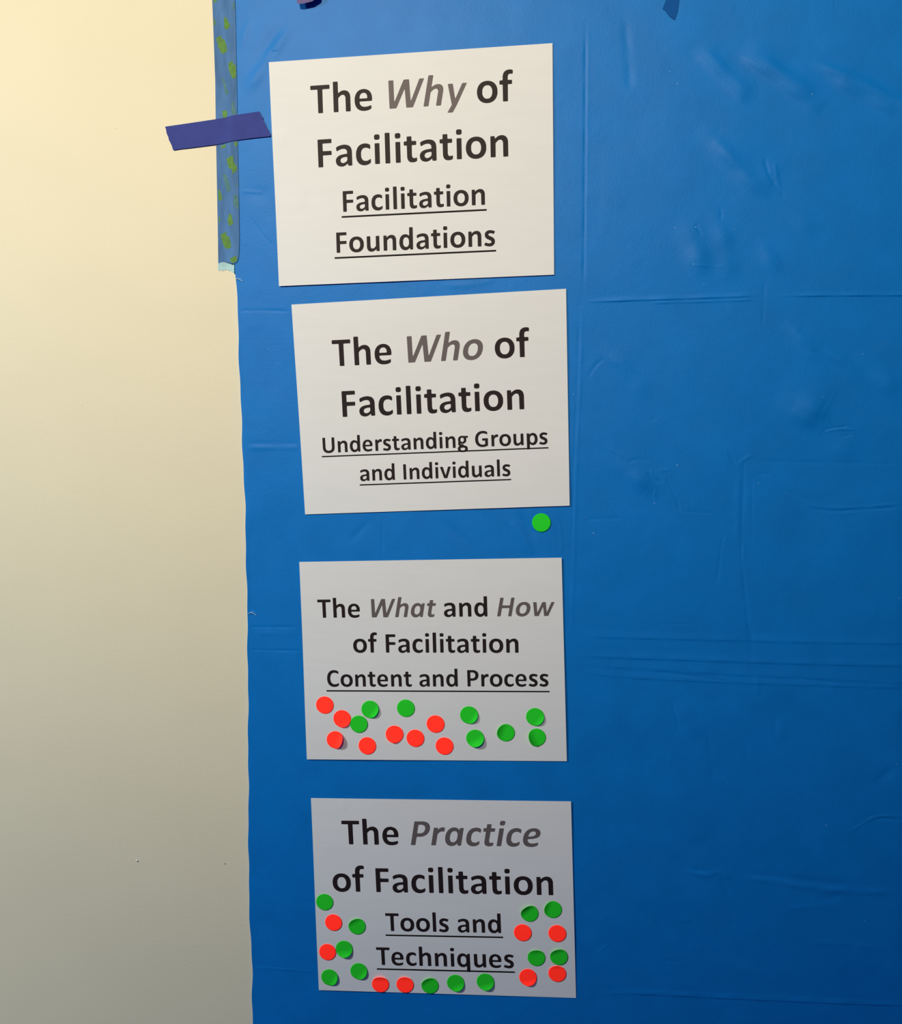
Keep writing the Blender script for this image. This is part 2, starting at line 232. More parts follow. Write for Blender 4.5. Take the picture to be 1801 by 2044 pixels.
# letter outlines: key | advance | outlines, 1000 units to the em
FONT = """
n|537|74,1 165,0 174,2 179,7 181,22 183,304 188,316 213,344 240,366 258,376 288,383 303,381 318,377 328,370 339,358 350,334 355,304 356,22 357,10 360,4 369,0 390,0 456,0 468,4 471,10 472,19 472,160 472,328 468,361 461,388 449,415 436,433 414,455 387,470 357,479 324,482 288,479 264,472 234,459 205,439 180,418 174,415 171,416 168,421 165,460 159,468 132,470 84,470 72,468 67,463 65,451 65,25 66,9 69,4
h|537|74,1 165,0 174,2 179,7 181,22 182,289 183,305 188,316 206,337 237,364 261,377 288,383 315,378 330,368 345,348 354,319 355,298 356,22 358,7 363,2 375,0 456,0 468,4 472,13 472,31 472,328 468,361 463,382 455,403 445,421 435,434 420,450 406,460 387,470 366,477 324,482 279,477 240,462 195,432 186,431 183,436 182,448 181,667 179,682 174,687 162,689 81,689 69,685 66,679 65,667 65,22 67,7
u|537|194,-11 228,-12 255,-7 276,-1 311,16 336,34 357,52 363,55 366,54 369,49 372,10 378,2 390,0 456,0 465,2 471,9 472,28 471,460 465,468 456,470 372,470 360,466 357,460 356,448 355,175 352,160 341,145 324,126 300,106 285,97 267,90 246,87 228,90 213,97 201,108 189,130 182,163 181,448 180,461 174,468 165,470 81,470 69,466 66,460 65,448 65,145 66,127 72,94 81,70 90,52 101,37 118,19 135,7 153,-1 171,-7
d|537|206,-11 243,-12 270,-7 294,1 326,19 360,49 366,51 372,46 377,10 384,2 396,0 459,0 468,4 471,10 472,676 468,685 459,689 366,688 360,685 357,679 356,643 355,457 354,445 351,439 342,440 315,458 297,468 258,479 237,482 213,482 186,478 162,471 140,460 123,449 105,434 90,418 72,391 59,367 50,343 42,316 35,268 35,199 39,169 47,136 63,96 75,74 93,49 107,34 122,22 138,11 162,-1 186,-8|228,90 210,97 194,109 178,127 166,151 160,169 155,196 155,277 160,301 167,325 180,348 194,364 207,374 228,382 249,383 270,382 291,374 306,362 319,346 332,322 339,298 343,274 343,193 336,163 327,140 316,121 300,105 288,97 270,90
q|537|365,-176 378,-177 459,-177 468,-173 472,-164 471,460 468,466 459,470 399,470 387,468 380,460 375,424 372,418 369,416 360,420 342,439 315,458 297,468 273,476 243,482 219,482 189,479 165,472 130,454 111,440 98,427 70,388 50,343 39,298 35,259 35,199 40,166 48,132 58,106 70,82 98,43 111,30 132,15 168,-3 189,-9 216,-12 237,-12 261,-9 297,2 315,12 342,30 351,31 354,25 355,16 356,-161 358,-170|228,90 210,97 194,109 178,127 166,151 160,169 155,196 155,277 160,301 167,325 180,348 194,364 207,374 228,382 249,383 270,382 291,374 306,362 319,346 332,322 339,298 343,274 343,193 336,163 327,140 316,121 300,105 288,97 270,90
p|537|74,-176 165,-177 174,-175 179,-170 181,-155 182,16 183,25 186,31 195,30 237,3 267,-7 306,-12 348,-9 378,0 414,21 439,43 463,76 485,121 496,160 502,202 502,268 496,310 486,346 467,388 444,421 423,442 390,464 357,476 324,482 294,482 252,472 228,462 198,441 189,437 168,440 159,463 150,469 81,470 72,468 67,463 65,445 65,-155 67,-170|270,87 249,95 233,106 218,124 205,148 198,172 194,196 194,277 201,307 209,328 219,346 236,364 249,373 264,379 306,380 324,375 340,364 357,346 370,322 377,301 382,274 382,193 377,169 370,145 357,122 343,106 330,96 309,88
o|538|242,-11 288,-12 321,-8 345,-2 384,12 402,22 420,34 454,67 478,103 486,121 496,151 505,193 505,274 499,310 484,355 458,397 426,431 391,454 351,471 321,478 295,481 249,482 219,478 192,472 150,456 127,442 108,427 93,413 80,397 66,376 55,355 41,316 32,268 32,205 39,163 53,118 66,94 82,70 108,43 127,28 153,13 195,-3|243,88 222,95 200,109 186,124 169,151 160,178 155,202 156,274 162,298 172,325 188,349 204,364 225,376 243,382 273,383 294,382 313,376 334,364 354,343 367,322 379,289 385,253 385,220 382,193 374,166 364,142 351,123 333,105 312,93 294,88 270,87
a|494|164,-11 198,-12 225,-7 246,0 279,16 315,43 321,46 324,46 329,40 334,10 342,1 354,0 414,0 423,1 429,4 433,13 433,28 433,319 430,349 425,370 417,394 409,409 396,428 381,443 366,454 345,465 324,472 297,478 267,482 228,482 195,478 150,469 117,459 87,447 65,433 59,424 56,415 56,397 59,379 67,352 75,343 84,344 120,363 168,381 207,389 243,389 270,383 291,371 307,352 316,325 316,286 314,280 309,275 201,263 162,254 135,245 111,234 86,217 65,196 50,172 41,142 41,106 48,73 61,46 77,25 99,9 129,-4|201,69 189,73 177,79 167,88 159,100 155,112 154,130 156,145 161,157 174,173 198,187 231,197 270,202 303,203 309,201 314,196 316,184 316,142 312,124 303,111 291,99 276,88 258,78 231,69
c|418|218,-11 252,-12 282,-8 303,-3 339,11 371,31 380,40 385,55 385,115 381,124 375,125 318,94 297,88 282,87 252,87 237,89 213,98 195,111 180,127 169,145 161,169 155,196 155,271 161,301 168,321 180,343 200,364 216,374 240,382 279,383 300,381 327,371 366,350 375,352 379,361 379,427 378,436 372,445 351,459 321,471 291,479 258,482 240,482 195,476 165,467 138,454 114,438 99,425 78,399 60,367 42,316 35,262 35,184 42,142 54,106 67,79 81,58 102,36 119,22 141,9 162,1 192,-7
e|503|239,-11 279,-12 333,-5 369,4 408,21 422,31 428,43 430,61 429,101 426,106 417,108 363,91 309,81 261,81 237,85 219,91 204,97 192,105 169,130 162,145 155,166 152,184 154,196 159,201 171,203 420,204 438,207 446,214 450,226 451,280 447,319 435,362 425,385 410,409 390,431 372,446 345,462 318,472 294,478 258,482 237,482 192,475 165,466 140,454 123,443 98,421 81,400 66,376 54,349 45,322 38,289 35,256 35,208 38,172 46,139 56,109 72,79 90,55 104,40 124,25 150,10 171,2 198,-6|162,271 154,277 152,286 161,328 168,346 175,358 198,382 225,394 264,395 285,390 307,376 321,357 332,331 337,295 336,280 333,274 327,271 318,270
s|399|170,-11 204,-12 237,-8 273,3 294,14 315,30 337,55 352,85 358,112 358,154 355,175 343,205 325,232 306,250 276,271 234,293 192,311 171,324 159,337 155,355 158,367 168,376 189,385 216,389 237,389 255,386 279,378 309,363 318,363 328,373 360,424 364,433 364,439 357,447 342,455 300,470 264,479 213,485 189,485 147,477 120,467 96,453 74,433 59,412 49,391 44,367 44,328 49,301 61,274 78,250 101,229 123,214 213,171 231,159 240,151 245,142 247,121 242,106 231,96 210,88 183,84 156,84 132,89 102,100 75,113 66,114 57,106 26,55 22,46 21,37 27,30 39,23 90,4 129,-5
t|347|194,-8 243,-9 273,-3 297,5 309,11 316,19 321,31 322,49 322,82 318,91 309,94 264,84 240,87 228,92 219,99 213,109 207,124 203,157 204,367 207,373 216,377 294,378 306,382 310,394 310,448 308,463 300,469 222,471 210,473 205,478 203,484 202,517 202,565 200,571 195,576 180,578 98,577 93,574 89,565 88,490 86,478 81,473 75,471 26,469 19,463 17,451 17,394 21,382 30,378 78,376 84,373 87,367 89,121 93,88 101,61 118,31 135,14 162,0
f|316|98,1 189,0 198,2 204,10 207,367 210,373 219,377 295,379 300,382 303,387 304,403 304,454 300,466 288,470 219,471 213,473 208,478 206,493 207,547 211,565 217,580 227,592 237,599 258,605 285,605 309,600 318,604 321,613 325,646 324,677 318,686 300,693 264,701 243,701 210,698 192,693 171,686 150,674 132,659 118,643 107,625 99,604 89,559 88,490 86,478 81,473 75,471 24,469 18,466 15,460 14,397 15,388 18,382 30,378 78,376 84,373 88,364 89,19 91,7
r|355|74,1 165,0 174,2 179,7 181,22 182,277 186,298 195,313 212,334 228,350 246,361 264,368 282,371 297,371 333,365 339,368 343,376 346,406 346,436 346,451 342,466 338,472 330,476 297,482 264,480 231,469 201,448 180,426 174,422 170,424 167,430 165,461 162,466 157,469 81,470 72,468 67,463 65,445 65,22 67,7
i|246|74,1 165,0 174,2 180,10 181,451 179,463 172,469 81,470 72,468 66,460 65,19 67,7|91,547 132,546 156,547 174,556 184,568 190,592 190,622 188,637 183,648 177,656 168,662 156,667 111,668 90,667 72,658 63,646 59,634 56,610 60,575 64,565 72,556
l|246|74,1 87,0 168,0 177,4 181,13 181,667 179,682 172,688 159,689 78,689 69,685 65,676 65,22 67,7
v|474|175,1 189,0 291,0 303,4 309,12 442,400 458,451 459,463 456,468 450,470 420,470 357,470 348,467 344,463 256,178 243,138 237,133 234,135 229,142 139,439 129,465 123,469 114,470 30,470 18,468 14,463 15,451 29,406 162,19 167,7
F|459|86,1 177,0 186,2 191,7 193,22 194,247 195,256 198,262 204,265 213,266 390,267 399,269 404,274 406,286 406,346 404,355 399,360 384,362 210,363 201,365 195,372 194,385 194,511 196,529 201,534 210,536 303,536 393,537 402,538 408,541 412,553 412,616 410,625 403,631 387,632 96,632 84,630 79,625 77,607 77,22 79,7
T|495|197,1 288,0 297,2 303,10 305,514 307,529 312,534 321,536 465,537 474,541 478,550 478,616 476,625 471,630 456,632 300,632 33,632 21,628 17,619 17,553 19,544 24,539 39,537 171,536 180,534 186,526 188,19 190,7
I|267|83,1 96,0 177,0 186,4 190,13 190,610 188,625 181,631 168,632 87,632 78,628 74,619 74,22 76,7
U|642|293,-11 330,-12 372,-8 411,0 447,12 477,29 503,49 528,77 546,106 562,148 571,202 571,619 567,628 558,632 471,632 459,628 455,616 454,220 449,184 437,148 427,133 414,120 399,109 384,101 348,92 330,90 309,90 282,94 261,100 243,109 228,120 215,133 204,151 193,181 188,217 186,622 180,630 168,632 87,632 78,630 73,625 71,607 71,202 75,166 85,130 96,103 117,70 141,45 162,29 195,11 228,0 255,-6
P|532|83,1 174,0 183,2 188,7 190,22 191,202 192,211 195,217 207,221 273,222 309,225 342,232 375,243 402,256 435,279 451,295 468,319 483,349 493,382 499,418 499,463 493,493 480,529 466,553 441,581 411,601 387,613 354,624 312,632 93,632 81,630 76,625 74,607 74,22 76,7|201,316 193,322 191,334 191,523 192,532 195,538 207,542 270,542 309,534 327,527 342,518 355,505 366,487 372,472 376,448 376,418 373,400 367,379 353,355 343,343 327,331 297,319 270,315
C|529|293,-11 330,-12 363,-8 393,-2 435,12 477,36 487,46 492,64 493,112 492,136 488,142 480,142 438,117 411,106 384,98 351,93 315,93 288,98 258,109 230,127 207,151 190,178 177,214 170,241 164,286 164,346 168,385 179,427 198,469 221,499 249,521 270,531 288,537 333,542 381,536 417,524 465,497 474,494 480,497 483,505 487,526 487,577 484,586 476,595 453,610 429,623 384,638 348,644 285,644 240,636 204,623 177,610 144,587 113,556 93,529 75,496 60,457 44,394 38,328 38,292 44,226 50,196 62,157 77,121 90,98 113,67 132,49 165,25 195,10 231,-2 264,-9
G|637|323,-11 366,-12 420,-6 450,1 516,23 549,40 559,49 562,67 562,328 558,337 552,340 543,341 345,341 336,340 330,337 326,328 326,307 326,265 330,253 342,249 432,248 438,246 443,241 445,226 444,115 438,106 423,99 402,93 372,90 330,90 312,92 285,99 257,112 243,121 225,136 197,172 185,199 176,226 167,280 167,352 173,388 183,421 206,466 219,482 243,506 273,525 300,535 327,542 372,545 408,541 450,531 483,519 525,498 531,497 537,501 541,511 544,547 544,574 541,586 537,593 513,610 474,627 432,639 396,644 330,644 273,636 246,628 215,616 183,600 155,580 129,557 106,529 86,499 68,460 57,430 47,388 41,340 41,277 47,226 55,193 66,160 83,124 101,97 119,76 144,51 177,29 207,14 240,2 273,-6
g|474|188,-185 249,-186 306,-180 345,-169 363,-161 381,-150 409,-125 417,-113 424,-98 430,-71 430,-20 424,1 418,16 396,43 375,58 345,73 315,82 270,91 263,100 261,128 255,135 246,138 180,142 156,146 138,151 132,157 132,161 135,164 141,164 183,155 246,156 285,166 324,187 345,207 360,226 371,247 378,268 382,292 382,337 381,355 375,379 377,388 387,392 441,393 450,397 453,402 454,457 450,466 444,469 291,471 231,482 204,482 159,476 132,467 117,460 96,446 78,428 66,412 55,394 46,367 42,346 41,304 45,271 57,232 42,190 38,169 38,157 44,133 51,115 65,94 84,76 86,70 83,64 60,47 48,35 29,4 23,-14 20,-38 20,-62 24,-86 32,-107 45,-128 57,-140 78,-155 102,-167 126,-175 159,-182|192,-113 159,-103 147,-95 138,-86 131,-74 128,-62 129,-50 134,-38 141,-28 153,-17 177,-7 207,-1 256,-2 291,-12 303,-20 313,-29 320,-41 322,-53 322,-68 318,-80 300,-98 285,-106 270,-111 249,-114|195,235 183,238 171,246 159,259 151,271 143,301 144,340 153,367 160,379 168,388 182,397 195,402 210,404 225,403 240,398 252,391 262,382 272,367 280,340 280,292 275,277 267,262 261,253 251,244 240,238 228,234
ia|537|159,-11 196,-12 224,-7 250,1 285,19 325,49 331,51 336,46 334,10 340,2 351,0 411,0 421,4 426,10 511,460 509,466 501,470 432,470 424,466 419,460 410,430 405,422 401,420 395,422 388,430 373,446 355,460 338,469 319,476 290,482 272,482 254,481 223,476 204,470 177,457 153,442 138,430 101,391 70,343 55,310 42,271 29,205 27,151 29,127 34,106 41,82 51,61 61,43 75,28 93,13 114,0 137,-7|201,90 184,97 170,109 158,127 150,151 148,169 148,196 163,277 172,301 185,325 201,348 218,364 233,374 256,382 277,383 298,382 317,374 330,362 340,346 348,322 351,298 350,274 335,193 323,163 309,140 294,121 275,105 262,97 243,90
ih|537|29,1 120,0 130,2 136,7 141,22 192,289 196,305 204,316 225,337 262,364 288,377 316,383 342,378 355,368 367,348 370,319 367,298 315,22 314,7 319,2 330,0 411,0 424,4 430,13 434,31 490,328 492,361 491,382 487,403 481,421 473,434 461,450 449,460 432,470 412,477 371,482 325,477 283,462 232,432 223,431 221,436 222,448 264,667 264,682 260,687 248,689 167,689 155,685 150,679 147,667 24,22 23,7
io|538|195,-11 241,-12 275,-8 300,-2 342,12 361,22 382,34 422,67 453,103 465,121 480,151 497,193 513,274 513,310 506,355 489,397 463,431 433,454 396,471 367,478 342,481 296,482 265,478 237,472 192,456 166,442 145,427 127,413 111,397 93,376 78,355 56,316 38,268 26,205 25,163 31,118 39,94 51,70 71,43 88,28 111,13 150,-3|215,88 195,95 176,109 165,124 153,151 149,178 149,202 163,274 174,298 189,325 210,349 228,364 252,376 271,382 301,383 322,382 340,376 358,364 375,343 384,322 389,289 388,253 382,220 374,193 361,166 346,142 330,123 308,105 285,93 266,88 242,87
it|347|148,-8 197,-9 228,-3 253,5 267,11 275,19 282,31 287,49 293,82 291,91 282,94 235,84 212,87 201,92 193,99 189,109 186,124 188,157 229,367 233,373 243,377 321,378 334,382 341,394 351,448 352,463 345,469 267,471 255,473 251,478 250,484 256,517 265,565 264,571 260,576 245,578 163,577 157,574 152,565 137,490 133,478 126,473 120,471 70,469 62,463 58,451 47,394 49,382 57,378 105,376 110,373 113,367 67,121 65,88 68,61 79,31 93,14 117,0
ir|355|29,1 120,0 130,2 136,7 141,22 190,277 198,298 210,313 230,334 250,350 270,361 289,368 308,371 323,371 358,365 364,368 369,376 379,406 385,436 387,451 386,466 383,472 376,476 344,482 311,480 276,469 242,448 216,426 210,422 206,424 205,430 208,461 206,466 202,469 126,470 116,468 110,463 104,445 24,22 23,7
ic|418|171,-11 205,-12 236,-8 258,-3 296,11 332,31 343,40 350,55 362,115 360,124 354,125 291,94 269,88 254,87 224,87 209,89 187,98 171,111 159,127 152,145 148,169 148,196 162,271 174,301 184,321 201,343 225,364 242,374 268,382 307,383 328,381 353,371 388,350 397,352 403,361 416,427 416,436 412,445 394,459 366,471 337,479 305,482 287,482 241,476 209,467 180,454 153,438 135,425 109,399 85,367 58,316 40,262 26,184 25,142 29,106 37,79 47,58 64,36 78,22 98,9 117,1 146,-7
ii|246|29,1 120,0 130,2 138,10 222,451 223,463 217,469 126,470 116,468 108,460 24,19 23,7|150,547 191,546 215,547 235,556 248,568 258,592 264,622 264,637 262,648 257,656 249,662 238,667 193,668 172,667 153,658 141,646 135,634 127,610 125,575 127,565 133,556
iP|532|38,1 129,0 139,2 145,7 150,22 184,202 187,211 192,217 204,221 270,222 307,225 341,232 376,243 406,256 443,279 462,295 484,319 505,349 521,382 534,418 542,463 542,493 536,529 526,553 507,581 481,601 459,613 428,624 387,632 169,632 156,630 150,625 144,607 33,22 32,7|216,316 209,322 209,334 245,523 248,532 252,538 265,542 328,542 366,534 382,527 396,518 406,505 414,487 417,472 417,448 411,418 404,400 394,379 376,355 363,343 345,331 313,319 285,315
ie|503|192,-11 232,-12 287,-5 325,4 367,21 384,31 392,43 397,61 403,101 401,106 393,108 336,91 280,81 232,81 197,89 170,104 151,127 142,157 142,178 145,187 151,192 157,194 230,198 282,204 316,211 361,223 403,243 419,253 439,270 456,295 463,313 468,340 469,373 466,394 457,416 446,434 428,451 412,461 387,472 358,479 323,482 302,482 253,476 221,467 195,457 165,441 138,422 115,400 95,376 79,352 62,319 49,286 38,253 28,199 25,166 27,139 31,109 40,82 50,61 69,37 88,21 107,10 138,-2|171,265 165,268 163,277 179,316 200,349 216,367 228,377 255,392 280,398 316,397 327,393 339,385 347,376 352,364 355,349 354,337 346,316 336,304 326,295 297,280 259,270 212,264
iW|906|136,1 150,0 273,0 283,1 291,7 301,25 477,391 483,403 489,409 492,409 494,406 497,389 520,22 523,7 529,1 543,0 663,0 673,1 679,6 688,19 736,127 952,619 952,628 942,632 865,632 852,631 843,625 838,616 649,177 641,163 636,158 634,159 631,162 629,172 605,607 604,622 600,629 586,632 489,632 480,630 471,622 263,178 256,166 249,159 247,159 244,163 242,184 235,622 231,629 222,632 126,631 118,625 116,610 127,34 128,10 131,4
iy|474|47,-170 145,-171 154,-170 162,-167 172,-155 264,-5 490,436 498,454 500,463 497,468 492,470 462,470 408,470 401,468 395,463 378,433 249,172 232,144 226,144 222,154 180,451 176,465 170,469 162,470 84,470 70,469 63,463 62,454 66,430 142,7 140,-2 135,-14 45,-155 42,-164
iH|631|38,1 129,0 139,2 145,7 150,22 196,262 202,274 209,277 221,278 428,278 437,277 442,274 445,268 444,259 399,22 398,7 403,2 414,0 492,0 505,4 510,10 514,25 626,622 621,630 610,632 531,632 522,630 516,625 511,610 469,391 466,382 462,376 455,373 446,372 239,372 224,374 220,379 219,385 262,610 262,625 258,630 247,632 165,632 152,628 148,622 145,610 33,22 32,7
iw|745|109,1 123,0 228,0 238,1 245,6 254,22 378,286 384,296 391,301 394,298 397,286 414,49 419,6 424,1 435,0 540,0 554,4 566,22 772,457 772,466 762,470 690,470 677,468 671,463 665,454 532,169 516,141 513,139 510,140 507,148 486,454 484,463 479,468 468,470 387,470 377,469 369,463 222,163 211,144 204,139 199,147 197,163 182,463 176,469 168,470 77,469 71,464 68,457 71,412 100,19 103,7
"""

# ------------------------------------------------------------------ helpers
C = scene.collection


def rgb(name, color, rough=0.6, spec=0.5, bump=0.0, bump_scale=400.0, mottle=0.0, mottle_scale=60.0,
        stretch=(1, 1, 1), detail=3.0):
    """Principled material with procedural bump and a little colour mottling."""
    mt = bpy.data.materials.new(name)
    mt.use_nodes = True
    nt = mt.node_tree
    b = nt.nodes['Principled BSDF']
    b.inputs['Base Color'].default_value = (*color, 1)
    b.inputs['Roughness'].default_value = rough
    b.inputs['Specular IOR Level'].default_value = spec
    geo = nt.nodes.new('ShaderNodeNewGeometry')
    mp = nt.nodes.new('ShaderNodeMapping')
    mp.inputs['Scale'].default_value = stretch
    nt.links.new(geo.outputs['Position'], mp.inputs['Vector'])
    if mottle:
        n = nt.nodes.new('ShaderNodeTexNoise')
        n.inputs['Scale'].default_value = mottle_scale
        n.inputs['Detail'].default_value = detail
        nt.links.new(mp.outputs[0], n.inputs['Vector'])
        mr = nt.nodes.new('ShaderNodeMapRange')
        mr.inputs['From Min'].default_value = 0.3
        mr.inputs['From Max'].default_value = 0.7
        mr.inputs['To Min'].default_value = 1 - mottle
        mr.inputs['To Max'].default_value = 1 + mottle
        nt.links.new(n.outputs['Fac'], mr.inputs['Value'])
        vm = nt.nodes.new('ShaderNodeVectorMath')
        vm.operation = 'SCALE'
        vm.inputs[0].default_value = color
        nt.links.new(mr.outputs[0], vm.inputs['Scale'])
        nt.links.new(vm.outputs[0], b.inputs['Base Color'])
    if bump:
        n2 = nt.nodes.new('ShaderNodeTexNoise')
        n2.inputs['Scale'].default_value = bump_scale
        n2.inputs['Detail'].default_value = 3.0
        nt.links.new(mp.outputs[0], n2.inputs['Vector'])
        bp = nt.nodes.new('ShaderNodeBump')
        bp.inputs['Strength'].default_value = 1.0
        bp.inputs['Distance'].default_value = bump
        nt.links.new(n2.outputs['Fac'], bp.inputs['Height'])
        nt.links.new(bp.outputs[0], b.inputs['Normal'])
    return mt


def glow(name, color, **kw):
    """Day-glow sticker paper: it returns more of its own colour than falls on it in that colour."""
    mt = rgb(name, color, **kw)
    nt = mt.node_tree
    b = nt.nodes['Principled BSDF']
    if not b.inputs['Base Color'].is_linked:
        v = nt.nodes.new('ShaderNodeCombineXYZ')
        for i in range(3):
            v.inputs[i].default_value = color[i]
        nt.links.new(v.outputs[0], b.inputs['Base Color'])
    return mt


def add_mesh(name, verts, faces, mats, parent=None, slots=None, smooth=False):
    me = bpy.data.meshes.new(name)
    me.from_pydata([tuple(map(float, v)) for v in verts], [], faces)
    for mt in (mats if isinstance(mats, (list, tuple)) else [mats]):
        me.materials.append(mt)
    if slots is not None:
        me.polygons.foreach_set('material_index', slots)
    if smooth:
        me.polygons.foreach_set('use_smooth', [True] * len(me.polygons))
    me.update()
    o = bpy.data.objects.new(name, me)
    C.objects.link(o)
    if parent:
        o.parent = parent
    return o


def recentre(o, p):
    """Put a thing's origin at p without moving its surface."""
    o.data.transform(Matrix.Translation(-Vector(p)))
    o.location = p


def tag(o, label, cat, group=None):
    o['label'] = label
    o['category'] = cat
    if group:
        o['group'] = group
    return o


# ------------------------------------------------------------------ materials
M_WALL = rgb('cream_wall_paint', (0.815, 0.740, 0.550), rough=0.6, spec=0.15, bump=0.00010, bump_scale=300.0,
             mottle=0.012, mottle_scale=9.0)
M_CHIP = rgb('wall_filler', (0.72, 0.70, 0.63), rough=0.7)
M_DARK = rgb('dark_speck', (0.03, 0.025, 0.02), rough=0.7)
M_TARP = rgb('blue_plastic_sheeting', (0.001, 0.180, 0.600), rough=0.50, spec=0.23, bump=0.00012, bump_scale=380.0,
             mottle=0.05, mottle_scale=26.0)
M_GLINT = rgb('painted_glint', (0.06, 0.26, 0.62), rough=0.35)  # paler blue paints the glint on small bumps of the sheeting
M_PAPER = rgb('white_office_paper', (0.80, 0.80, 0.81), rough=0.75, spec=0.3, bump=0.00006, bump_scale=160.0,
              mottle=0.012, mottle_scale=70.0, stretch=(0.35, 1, 1.6))
M_INK = rgb('black_toner', (0.021, 0.0140, 0.0150), rough=0.55, spec=0.14)
M_GREY = rgb('grey_toner', (0.140, 0.115, 0.118), rough=0.55, spec=0.2)
M_RULE = rgb('black_rule_toner', (0.006, 0.004, 0.004), rough=0.6, spec=0.12)
M_RED = glow('red_sticker_paper', (2.5, 0.060, 0.030), rough=0.75, spec=0.2, bump=0.00003, bump_scale=500.0)
M_GREEN = glow('green_sticker_paper', (0.020, 0.74, 0.026), rough=0.75, spec=0.2, bump=0.00003, bump_scale=500.0)
M_TAPE = rgb('blue_printed_tape', (0.062, 0.168, 0.385), rough=0.65, spec=0.2, bump=0.00015, bump_scale=420.0,
             mottle=0.22, mottle_scale=130.0, stretch=(1, 1, 0.22), detail=4.0)
M_BLOTCH = rgb('green_print', (0.092, 0.225, 0.036), rough=0.65, spec=0.3, mottle=0.2, mottle_scale=300.0)
M_FAINT = rgb('faint_green_print', (0.062, 0.180, 0.190), rough=0.65, spec=0.3, mottle=0.2, mottle_scale=300.0)
M_THREAD = rgb('pale_plastic_strand', (0.50, 0.66, 0.74), rough=0.5)
M_STUB = rgb('pale_tape_stub', (0.36, 0.58, 0.62), rough=0.5, spec=0.4, mottle=0.15, mottle_scale=120.0)
M_PURPLE = rgb('indigo_painters_tape', (0.040, 0.055, 0.268), rough=0.75, spec=0.2, bump=0.00012, bump_scale=700.0,
               mottle=0.06, mottle_scale=90.0)
M_MAUVE = rgb('mauve_tape', (0.135, 0.105, 0.265), rough=0.7, spec=0.3, mottle=0.12, mottle_scale=250.0)
M_SHADOW = rgb('painted_shadow_blue', (0.003, 0.088, 0.340), rough=0.6, spec=0.08, bump=0.0001, bump_scale=500.0)  # dark blue that paints a cast shadow on the sheeting

# ------------------------------------------------------------------ wall
bm = bmesh.new()
wx0, wx1, wz0, wz1 = -2.6, 2.6, 0.0, 2.75
vs = [bm.verts.new(p) for p in ((wx0, 0, wz0), (wx1, 0, wz0), (wx1, 0, wz1), (wx0, 0, wz1),
                                (wx0, 0.12, wz0), (wx1, 0.12, wz0), (wx1, 0.12, wz1), (wx0, 0.12, wz1))]
for f in ((0, 1, 2, 3), (5, 4, 7, 6), (3, 2, 6, 7), (4, 5, 1, 0), (4, 0, 3, 7), (1, 5, 6, 2)):
    bm.faces.new([vs[i] for i in f])
me = bpy.data.meshes.new('wall_back')
bm.to_mesh(me)
bm.free()
me.materials.append(M_WALL)
wall = bpy.data.objects.new('wall_back', me)
C.objects.link(wall)
wall['kind'] = 'structure'


def dome(cx, cz, y, r, h, n=10):
    v = [(cx, y - h, cz)]
    for k in range(n):
        a = 2 * math.pi * k / n
        v.append((cx + 0.6 * r * math.cos(a), y - 0.75 * h, cz + 0.6 * r * math.sin(a)))
    for k in range(n):
        a = 2 * math.pi * k / n
        v.append((cx + r * math.cos(a), y, cz + r * math.sin(a)))
    f = [(0, 1 + (k + 1) % n, 1 + k) for k in range(n)]
    f += [(1 + k, 1 + (k + 1) % n, 1 + n + (k + 1) % n, 1 + n + k) for k in range(n)]
    return v, f


v, f = dome(*WALL_MARKS[0], 0.0002, 0.0017, 0.0012)
add_mesh('paint_blob', v, f, M_CHIP, wall, smooth=True)
v, f = dome(*WALL_MARKS[1], 0.0002, 0.0009, 0.0005)
add_mesh('dark_speck', v, f, M_DARK, wall, smooth=True)
for q in WALL_MARKS[2:]:
    v, f = dome(*q, 0.0002, 0.0010, 0.0006)
    add_mesh('paint_blob', v, f, M_WALL, wall, smooth=True)

# ------------------------------------------------------------------ plastic sheeting
TARP_Y = 0.0026
rng = np.random.default_rng(7)


def spaced(a, b, c, d, fine, coarse):
    lo = np.arange(a, b, coarse)
    mid = np.arange(b, c, fine)
    hi = np.arange(c, d + coarse, coarse)
    return np.concatenate([lo, mid, hi])


zs = spaced(0.42, 0.735, 1.90, 2.12, 0.00085, 0.006)
def to_z(a, b):
    return np.arange(a, b, 0.00042)


for a, b in FINE_ROWS:                    # the sharp horizontal folds need finer rows
    zs = np.concatenate([zs[(zs < a) | (zs > b)], to_z(a, b)])
zs = np.sort(zs)
ss = spaced(0.0, 0.0001, 0.80, 1.75, 0.0009, 0.010)
edge = np.array(TARP_EDGE)
o_ = np.argsort(edge[:, 1])
edge_x = np.interp(zs, edge[o_, 1], edge[o_, 0])
k_ = np.ones(9) / 9
edge_x = np.convolve(np.pad(edge_x, 4, mode='edge'), k_, 'valid')
edge_x = edge_x + 0.0004 * np.sin(zs * 61) + 0.0003 * np.sin(zs * 143 + 1)
# away from the edge the columns run straight, so creases keep their own grid
xr = -0.258
lin = ss / ss[-1]
GX = edge_x[:, None] + ss[None, :]
GZ = np.repeat(zs[:, None], len(ss), 1)


